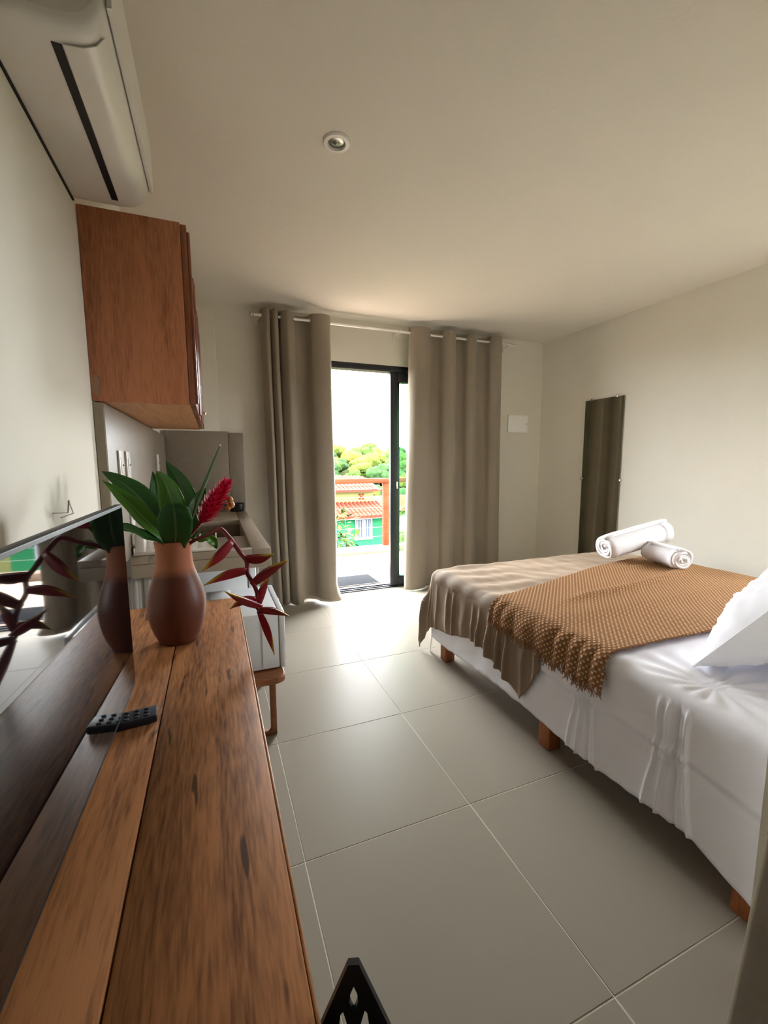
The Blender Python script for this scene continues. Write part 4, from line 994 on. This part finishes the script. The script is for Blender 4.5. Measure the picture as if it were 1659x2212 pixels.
f_o = fr_.build('fringe', MT['fringe'], tw); f_o['kind'] = 'stuff'

# rolled towels
def towel(label, c, yaw, pitch, length, radius, turns=3.2):
    t = bpy.data.objects.new('rolled_towel', None); col.objects.link(t)
    t.location = c; t.rotation_euler = (0, pitch, yaw); ORG[t] = Vector((0, 0, 0))
    tag(t, label, 'towel', 'rolled towels on the bed')
    # spiral cross-section swept along local X
    n = int(turns * 26); out = []
    for i in range(n + 1):
        f = i / n; a = f * turns * 2 * PI + 0.6; r = lerp(radius * 0.16, radius, f)
        out.append((a, r))
    rows = []
    K = 14
    for k in range(K + 1):
        x = (k / K - 0.5) * length
        endr = 1 - 0.07 * (abs(k / K - 0.5) * 2) ** 8
        rows.append([(x + 0.004 * math.sin(a * 2.3) * (1 if k in (0, K) else 0), r * endr * math.cos(a) * (1 + 0.03 * math.sin(k * 0.9)), r * endr * 0.94 * math.sin(a) + 0.003 * noise.noise(Vector((x * 12, a, 1)))) for a, r in out])
    o = MB().grid(rows).build('towel_cloth', MT['towel'], t, angle=180); solidify(o, radius * 0.22, 0)
    for sgn in (-1, 1):
        b_ = MB()
        ring = [(sgn * (length / 2 - 0.035 - 0.012 * q), radius * 1.065) for q in (0, 1)]
        b_.lathe([(radius * 1.055, ring[0][0]), (radius * 1.062, (ring[0][0] + ring[1][0]) / 2), (radius * 1.055, ring[1][0])], (0, 0, 0), 36, 'X')
        for v in b_.v: v.z *= 0.94
        b_.build('border_stripe', MT['towel'], t)
    return t
TB = BT + TO + 0.008
towel('smaller rolled white towel lying on the throw, its spiral end towards the pillow', (2.635, 1.79, TB + 0.072), rad(-104), 0, 0.28, 0.066)
towel('larger rolled white towel leaning across the other towel', (2.640, 2.005, TB + 0.136), rad(-9), rad(-12), 0.49, 0.084)

# pillow
pw_ = bpy.data.objects.new('pillow', None); col.objects.link(pw_); ORG[pw_] = Vector((0, 0, 0))
tag(pw_, 'plump white pillow at the head of the bed', 'pillow')
PW, PH, PT = 0.36, 0.25, 0.112
def pill(sign):
    rows = []
    for i in range(41):
        v = i / 40 * 2 - 1; R = []
        for j in range(53):
            u = j / 52 * 2 - 1
            t = (max(0, 1 - abs(u) ** 2.6) ** 0.72) * (max(0, 1 - abs(v) ** 2.6) ** 0.72)
            x = u * PW * (1 - 0.07 * (1 - u * u) * 0 - 0.06 * (1 - abs(v)) * abs(u) ** 3)
            y = v * PH * (1 - 0.08 * (1 - abs(u)) * abs(v) ** 3)
            w = 0.006 * noise.noise(Vector((x * 9, y * 9, sign))) + 0.030 * (0.5 - abs(noise.noise(Vector((x * 8 + y * 11, y * 5 - x * 3, sign * 3))))) + 0.014 * (0.4 - abs(noise.noise(Vector((x * 19 - y * 8, y * 15 + x * 6, sign * 5))))) + 0.010 * math.sin(math.atan2(v, u) * 11) * max(0, (abs(u) + abs(v)) / 2 - 0.45)
            R.append((x, y, sign * t * (PT + w * 1.6) + 0.004 * math.sin(u * 9) * abs(v)))
        rows.append(R)
    return rows
pm = MB().grid(pill(1)); pm.grid(pill(-1))
po_ = pm.build('pillow_case', MT['pillow'], pw_, angle=180)
MB().tube([(u * PW * 0.995, v * PH * 0.995, 0) for u, v in [(-1, -1 + 0.1 * k) for k in range(20)] + [(-1 + 0.1 * k, 1) for k in range(20)] + [(1, 1 - 0.1 * k) for k in range(20)] + [(1 - 0.1 * k, -1) for k in range(21)]], 0.004, 6).build('piping', MT['pillow'], pw_)
pw_.location = (1.835, 0.748, BT + 0.215)
pw_.rotation_euler = (rad(-54), 0, rad(3))

# ------------------------------------------------------------------ chair (only the tip of its back is in view)
ch = thing('black_chair', 'black plastic chair with branching cut-out back beside the desk', 'chair', (0.13, 0.14, 0))
CA = rad(-19)
def chp(x, y, z):   # chair-local: x right, y towards the back, z up
    return Vector((0.105 + x * math.cos(CA) - (y) * math.sin(CA), 0.345 + x * math.sin(CA) + y * math.cos(CA), z))
APZ = 0.788
def backpt(u, d, th):   # u sideways, d distance below the apex, th thickness
    z = APZ - d * 0.985
    return chp(u, -0.02 + 0.0 - d * 0.12 + th, z)
def backstrip(poly, name, parent):
    n = len(poly)
    vs = [backpt(u, d, 0.0) for u, d in poly] + [backpt(u, d, 0.006) for u, d in poly]
    fs = [tuple(range(n)), tuple(range(2 * n - 1, n - 1, -1))] + [(i, i + n, (i + 1) % n + n, (i + 1) % n) for i in range(n)]
    m_ = MB(); m_.add(vs, fs); return m_.build(name, MT['black_plastic'], parent, smooth=False)
for s in (-1, 1):
    backstrip([(0, 0.0), (s * 0.005, 0.0), (s * 0.0257, 0.045), (s * 0.012, 0.045), (s * 0.010, 0.043), (s * 0.006, 0.056), (0, 0.056), (0, 0.0445), (s * 0.002, 0.041), (s * 0.004, 0.034), (s * 0.0032, 0.027), (0, 0.020)], 'back_crown', ch)
    backstrip([(s * 0.0257, 0.045), (s * 0.170, 0.36), (s * 0.150, 0.365), (s * 0.012, 0.045)], 'back_limb', ch)
    backstrip([(s * 0.012, 0.044), (s * 0.016, 0.048), (s * 0.075, 0.36), (s * 0.060, 0.36)], 'back_branch', ch)
backstrip([(-0.006, 0.055), (0.006, 0.055), (0.010, 0.12), (0.012, 0.36), (-0.012, 0.36), (-0.010, 0.12)], 'back_stem', ch)
sr = []
for x, y in rrect(-0.21, 0.21, -0.43, -0.03, 0.06): sr.append((x, y))
sm_ = MB(); n = len(sr)
sm_.add([chp(x, y, 0.43) for x, y in sr] + [chp(x, y, 0.452) for x, y in sr], [tuple(range(n)), tuple(range(2 * n - 1, n - 1, -1))] + [(i, i + n, (i + 1) % n + n, (i + 1) % n) for i in range(n)])
sm_.build('seat', MT['black_plastic'], ch)
for x in (-0.17, 0.17):
    for y, dy in ((-0.39, -0.03), (-0.07, 0.05)):
        MB().tube([chp(x, y, 0.435), chp(x * 1.12, y + dy, 0.0)], [0.018, 0.013], 10).build('leg', MT['black_plastic'], ch)

# ------------------------------------------------------------------ outside: balcony
BF = -0.03
bf = struct(MB().box(-2.5, 5.0, YB + 0.15, 5.60, -0.35, BF - 0.006).build('balcony_floor', MT['balcony_grout']))
btm = MB().box(-0.298, 0.298, -0.298, 0.298, -0.008, 0.0, 0.002, 1).mesh('balcony_tile', MT['balcony_tile'])
for i in range(12):
    for j in range(3):
        x = -2.2 + i * 0.6; y = YB + 0.45 + j * 0.6 - 0.06
        if y + 0.3 > 5.45: 
            MB().box(x - 0.298, x + 0.298, y - 0.298, 5.44, BF - 0.008, BF, 0.002, 1).build('balcony_tile', MT['balcony_tile'], bf); continue
        o = bpy.data.objects.new('balcony_tile', btm); col.objects.link(o); o.parent = bf; o.location = Vector((x, y, BF)) - ORG[bf]
kb = struct(MB().box(-2.5, 5.0, 5.45, 5.62, BF - 0.01, 0.055, 0.01).build('trim_3', MT['kerb']))
dm = thing('doormat', 'charcoal doormat lying on the balcony just outside the open door', 'doormat', (1.26, 4.25, BF))
MB().box(0.95, 1.57, 4.07, 4.42, BF + 0.0005, BF + 0.012, 0.004).build('pile', MT['mat_rubber'], dm)
eb = MB().box(0.94, 1.58, 4.06, 4.075, BF + 0.0005, BF + 0.010, 0.002); eb.box(0.94, 1.58, 4.415, 4.43, BF + 0.0005, BF + 0.010, 0.002); eb.box(0.94, 0.955, 4.075, 4.415, BF + 0.0005, BF + 0.010, 0.002); eb.box(1.565, 1.58, 4.075, 4.415, BF + 0.0005, BF + 0.010, 0.002)
eb.build('rubber_edge', MT['dark_slot'], dm)
rg = thing('balcony_railing', 'reddish wooden balcony railing with thin steel wires beyond the open door', 'railing', (1.0, 5.54, 0.055))
MB().box(-2.4, 4.9, 5.49, 5.59, 0.945, 1.01, 0.008).build('handrail', MT['rail_wood'], rg)
for x in (-1.6, 0.32, 2.24, 4.16):
    MB().box(x - 0.04, x + 0.04, 5.505, 5.575, 0.055, 0.945, 0.005).build('post', MT['rail_wood'], rg)
for z in (0.19, 0.32, 0.45, 0.60, 0.75, 0.86):
    MB().tube([(-2.4, 5.54, z), (4.9, 5.54, z)], 0.0022, 6).build('wire', MT['wire'], rg)

# ------------------------------------------------------------------ outside: neighbour house, plants, hills
hs = thing('neighbour_house', 'green house with terracotta tiled roofs seen over the balcony railing', 'house', (3.5, 17.5, -3.6))
MB().box(-2.0, 6.55, 16.0, 21.0, -3.6, -0.92).build('green_wall', MT['green_wall'], hs)
MB().box(-2.0, 6.4, 17.25, 20.8, -0.92, 0.05).build('upper_wall', MT['cream_wall'], hs)
def tiled_roof(x0, x1, ye, ze, yr, zr, name):
    o = MB(); th = 0.06
    o.add([(x0, ye, ze), (x1, ye, ze), (x1, yr, zr), (x0, yr, zr), (x0, ye, ze - th), (x1, ye, ze - th), (x1, yr, zr - th), (x0, yr, zr - th)], [(0, 1, 2, 3), (7, 6, 5, 4), (0, 4, 5, 1), (1, 5, 6, 2), (2, 6, 7, 3), (3, 7, 4, 0)])
    root = o.build(name, MT['roof_tile'], hs, smooth=False)
    nrow = max(3, int(math.hypot(yr - ye, zr - ze) / 0.42)); sl = Vector((0, yr - ye, zr - ze)) / nrow
    cm = MB(); R = 0.078; ln = Vector((0, yr - ye, zr - ze)).normalized(); L_ = sl.length + 0.04; nrm = Vector((0, -ln.z, ln.y))
    for sg, rr2 in ((0, R), (1, R * 0.82)):
        pass
    A = [Vector((math.cos(PI * k / 5) * R, 0, 0)) + nrm * (math.sin(PI * k / 5) * R * 0.8) for k in range(6)]
    B = [Vector((math.cos(PI * k / 5) * R * 0.82, 0, 0)) + nrm * (math.sin(PI * k / 5) * R * 0.66) + ln * L_ for k in range(6)]
    cm.grid([A, B]); cm.add(A, [(0, 1, 2, 3, 4, 5)])
    me = cm.mesh('roof_tile', MT['roof_tile'])
    nx = int((x1 - x0) / 0.175)
    vis0, vis1 = 3.2, x1 - 0.1           # the stretch that shows in the open door
    rest = MB(); cnt = 0
    for r_ in range(nrow):
        for c_ in range(nx):
            x = x0 + 0.09 + c_ * 0.175
            p = Vector((x, ye, ze)) + sl * r_ + nrm * (0.004 + 0.004 * (r_ % 2))
            if x > vis0 and cnt < 140:
                ob = bpy.data.objects.new('roof_tile', me); col.objects.link(ob); ob.parent = root; ob.location = p - ORG[hs]; cnt += 1
            else:
                rest.grid([[p + q for q in A], [p + q for q in B]])
    if rest.v:
        q = rest.build('far_roof_tiles', MT['roof_tile'], root); q['kind'] = 'stuff'
tiled_roof(-2.3, 6.75, 15.55, -0.93, 17.25, -0.52, 'lower_roof')
tiled_roof(-2.3, 6.6, 16.85, 0.02, 19.2, 0.52, 'upper_roof')
for x0, x1 in ((5.20, 5.82), (1.6, 2.3)):
    w = MB().box(x0 - 0.06, x1 + 0.06, 15.94, 16.01, -1.90, -1.84).build('window', MT['win_white'], hs)
    for a, b2, c2, d2 in ((x0 - 0.05, x0, -1.84, -1.08), (x1, x1 + 0.05, -1.84, -1.08), (x0 - 0.05, x1 + 0.05, -1.08, -1.03), ((x0 + x1) / 2 - 0.02, (x0 + x1) / 2 + 0.02, -1.84, -1.08)):
        MB().box(a, b2, 15.95, 16.0, c2, d2).build('frame', MT['win_white'], w)
    MB().box(x0, x1, 15.985, 15.998, -1.84, -1.08).build('pane', MT['win_glass'], w)
    for k in range(3):
        for q in (0, 1):
            xx = lerp(x0, x1, (q * 3 + k + 0.5) / 6)
            MB().box(xx - 0.018, xx + 0.018, 15.955, 15.985, -1.82, -1.10).build('shutter_slat', MT['win_white'], w)
for x, z in ((5.78, -0.18), (5.92, -0.18), (5.85, -0.27), (5.78, -0.36), (5.92, -0.36)):
    MB().box(x - 0.05, x + 0.05, 17.22, 17.26, z - 0.04, z + 0.04, 0.01, 1).build('vent_block', MT['roof_tile'], hs)

h2 = thing('far_house', 'small house with a terracotta roof partly hidden behind the glass panel', 'house', (9.8, 22.0, -3.6))
MB().box(8.4, 12.2, 21.0, 25.0, -3.6, -1.35).build('wall', MT['cream_wall'], h2)
o = MB(); o.add([(8.1, 20.6, -1.4), (12.5, 20.6, -1.4), (12.5, 23.0, -0.75), (8.1, 23.0, -0.75), (12.5, 25.4, -1.4), (8.1, 25.4, -1.4)], [(0, 1, 2, 3), (3, 2, 4, 5), (0, 3, 5), (1, 4, 2), (0, 5, 4, 1)]); o.build('roof', MT['roof_tile'], h2, smooth=False)
MB().box(9.0, 9.9, 20.95, 21.02, -2.6, -1.7).build('window', MT['win_white'], h2)

# terrain: garden below, then a wooded hillside
rows = [[(-70 + j * 4.2, yy, -3.6) for j in range(41)] for yy in (-90, -40, -10)]
for i in range(41):
    y = 5.7 + (i / 40) ** 1.7 * 150; R = []
    for j in range(41):
        x = -70 + j * 4.2
        z = -3.6 if y < 26 else -3.6 + 5.1 * ease(min(1, (y - 26) / 70)) 
        z += (0.5 * noise.noise(Vector((x * 0.05, y * 0.05, 0))) + (1.6 * noise.noise(Vector((x * 0.03, y * 0.02, 4))) if y > 40 else 0)) * min(1, (y - 5) / 20)
        R.append((x, y, z))
    rows.append(R)
struct(MB().grid(rows).build('ground', MT['terrain']))
def ground_z(x, y):
    z = -3.6 if y < 26 else -3.6 + 5.1 * ease(min(1, (y - 26) / 70))
    return z + (0.5 * noise.noise(Vector((x * 0.05, y * 0.05, 0))) + (1.6 * noise.noise(Vector((x * 0.03, y * 0.02, 4))) if y > 40 else 0)) * min(1, (y - 5) / 20)
protos = []
for k in range(4):
    bm = bmesh.new()
    rnd = random.Random(k)
    vs, fs = [], []
    for q in range(7):
        c0 = Vector((rnd.uniform(-0.9, 0.9), rnd.uniform(-0.9, 0.9), rnd.uniform(1.3, 2.5))); r0 = rnd.uniform(0.6, 1.0)
        res = bmesh.ops.create_icosphere(bm, subdivisions=3, radius=r0)
        for v in res['verts']:
            d = v.co.normalized()
            v.co = d * r0 * (1 + 0.30 * noise.noise(d * 3.2 + c0 * 5) + 0.20 * noise.noise(d * 8 + c0) + 0.12 * noise.noise(d * 17 + c0)) + c0
    me = bpy.data.meshes.new('crown'); bm.to_mesh(me); bm.free(); me.shade_smooth(); me.materials.append(MT['crown%d' % k])
    tm_ = MB().tube([(0, 0, -0.4), (0.05, 0, 0.7), (0, 0.05, 1.7)], [0.16, 0.12, 0.07], 7).mesh('trunk', MT['trunk'])
    protos.append((me, tm_))
kinds = ['dark green bushy tree on the wooded hillside beyond the houses', 'mid green bushy tree on the wooded hillside beyond the houses', 'yellowish green tree on the wooded hillside beyond the houses', 'bluish green tree on the wooded hillside beyond the houses']
rnd = random.Random(11)
spots = []
for i in range(4000):
    if len(spots) >= 230: break
    y = 27 + 62 * rnd.random() ** 0.8; ratio = rnd.uniform(0.13, 0.62); x = y * ratio
    k = rnd.choice([0, 0, 1, 1, 2, 3]); s = rnd.uniform(0.5, 0.85) * (0.75 + y / 90)
    if 7.5 < x < 13 and y < 29: continue
    if any(math.hypot(x - a, y - b2) < 1.75 * (s + s2) for a, b2, s2 in spots): continue
    spots.append((x, y, s))
    t = bpy.data.objects.new('hillside_tree', None); col.objects.link(t)
    t.location = (x, y, ground_z(x, y) - 0.1); t.scale = (s * rnd.uniform(0.9, 1.2), s, s * rnd.uniform(0.75, 1.0)); t.rotation_euler = (0, 0, rnd.uniform(0, 6.28))
    tag(t, kinds[k], 'tree', 'trees on the far hillside')
    for me, nm in zip(protos[k], ('crown', 'trunk')):
        o = bpy.data.objects.new(nm, me); col.objects.link(o); o.parent = t

def leafy(name, label, base, height, spread, nleaf, lsize, seed, stems=4):
    rd = random.Random(seed); base = Vector(base)
    t = thing(name, label, 'shrub', base)
    st = MB(); lf = MB()
    tips = []
    for k in range(stems):
        top = base + Vector((rd.uniform(-spread, spread), rd.uniform(-spread * 0.4, spread * 0.4), height * rd.uniform(0.7, 1.0)))
        mid = base.lerp(top, 0.5) + Vector((rd.uniform(-0.1, 0.1), rd.uniform(-0.1, 0.1), 0))
        C_ = catmull([base + Vector((rd.uniform(-0.05, 0.05), rd.uniform(-0.05, 0.05), 0)), mid, top], 6); st.tube(C_, [lerp(0.022, 0.006, i / (len(C_) - 1)) for i in range(len(C_))], 6); tips.append(C_)
    for i in range(nleaf):
        C_ = rd.choice(tips); p = C_[rd.randint(4, len(C_) - 1)] + Vector((rd.gauss(0, 0.10), rd.gauss(0, 0.08), rd.gauss(0, 0.08)))
        d = Vector((rd.uniform(-1, 1), rd.uniform(-1, 1), rd.uniform(-0.6, 0.5))).normalized(); sdv = d.cross(Vector((0, 0, 1))).normalized(); w = lsize * rd.uniform(0.7, 1.2)
        lf.add([p, p + d * w * 0.5 + sdv * w * 0.25, p + d * w + Vector((0, 0, -0.1 * w)), p + d * w * 0.5 - sdv * w * 0.25], [(0, 1, 2), (0, 2, 3)])
    st.build('stem', MT['trunk'], t)
    q = lf.build('foliage', MT['bush'], t, smooth=False); q['kind'] = 'stuff'
leafy('garden_shrub', 'tall leafy yellow-green shrub just beyond the balcony railing', (2.30, 8.0, -3.6), 4.2, 0.20, 620, 0.20, 3, 6)
leafy('garden_shrub', 'leafy shrub seen through the sliding glass panel', (4.05, 8.4, -3.6), 3.9, 0.42, 520, 0.20, 5, 6)
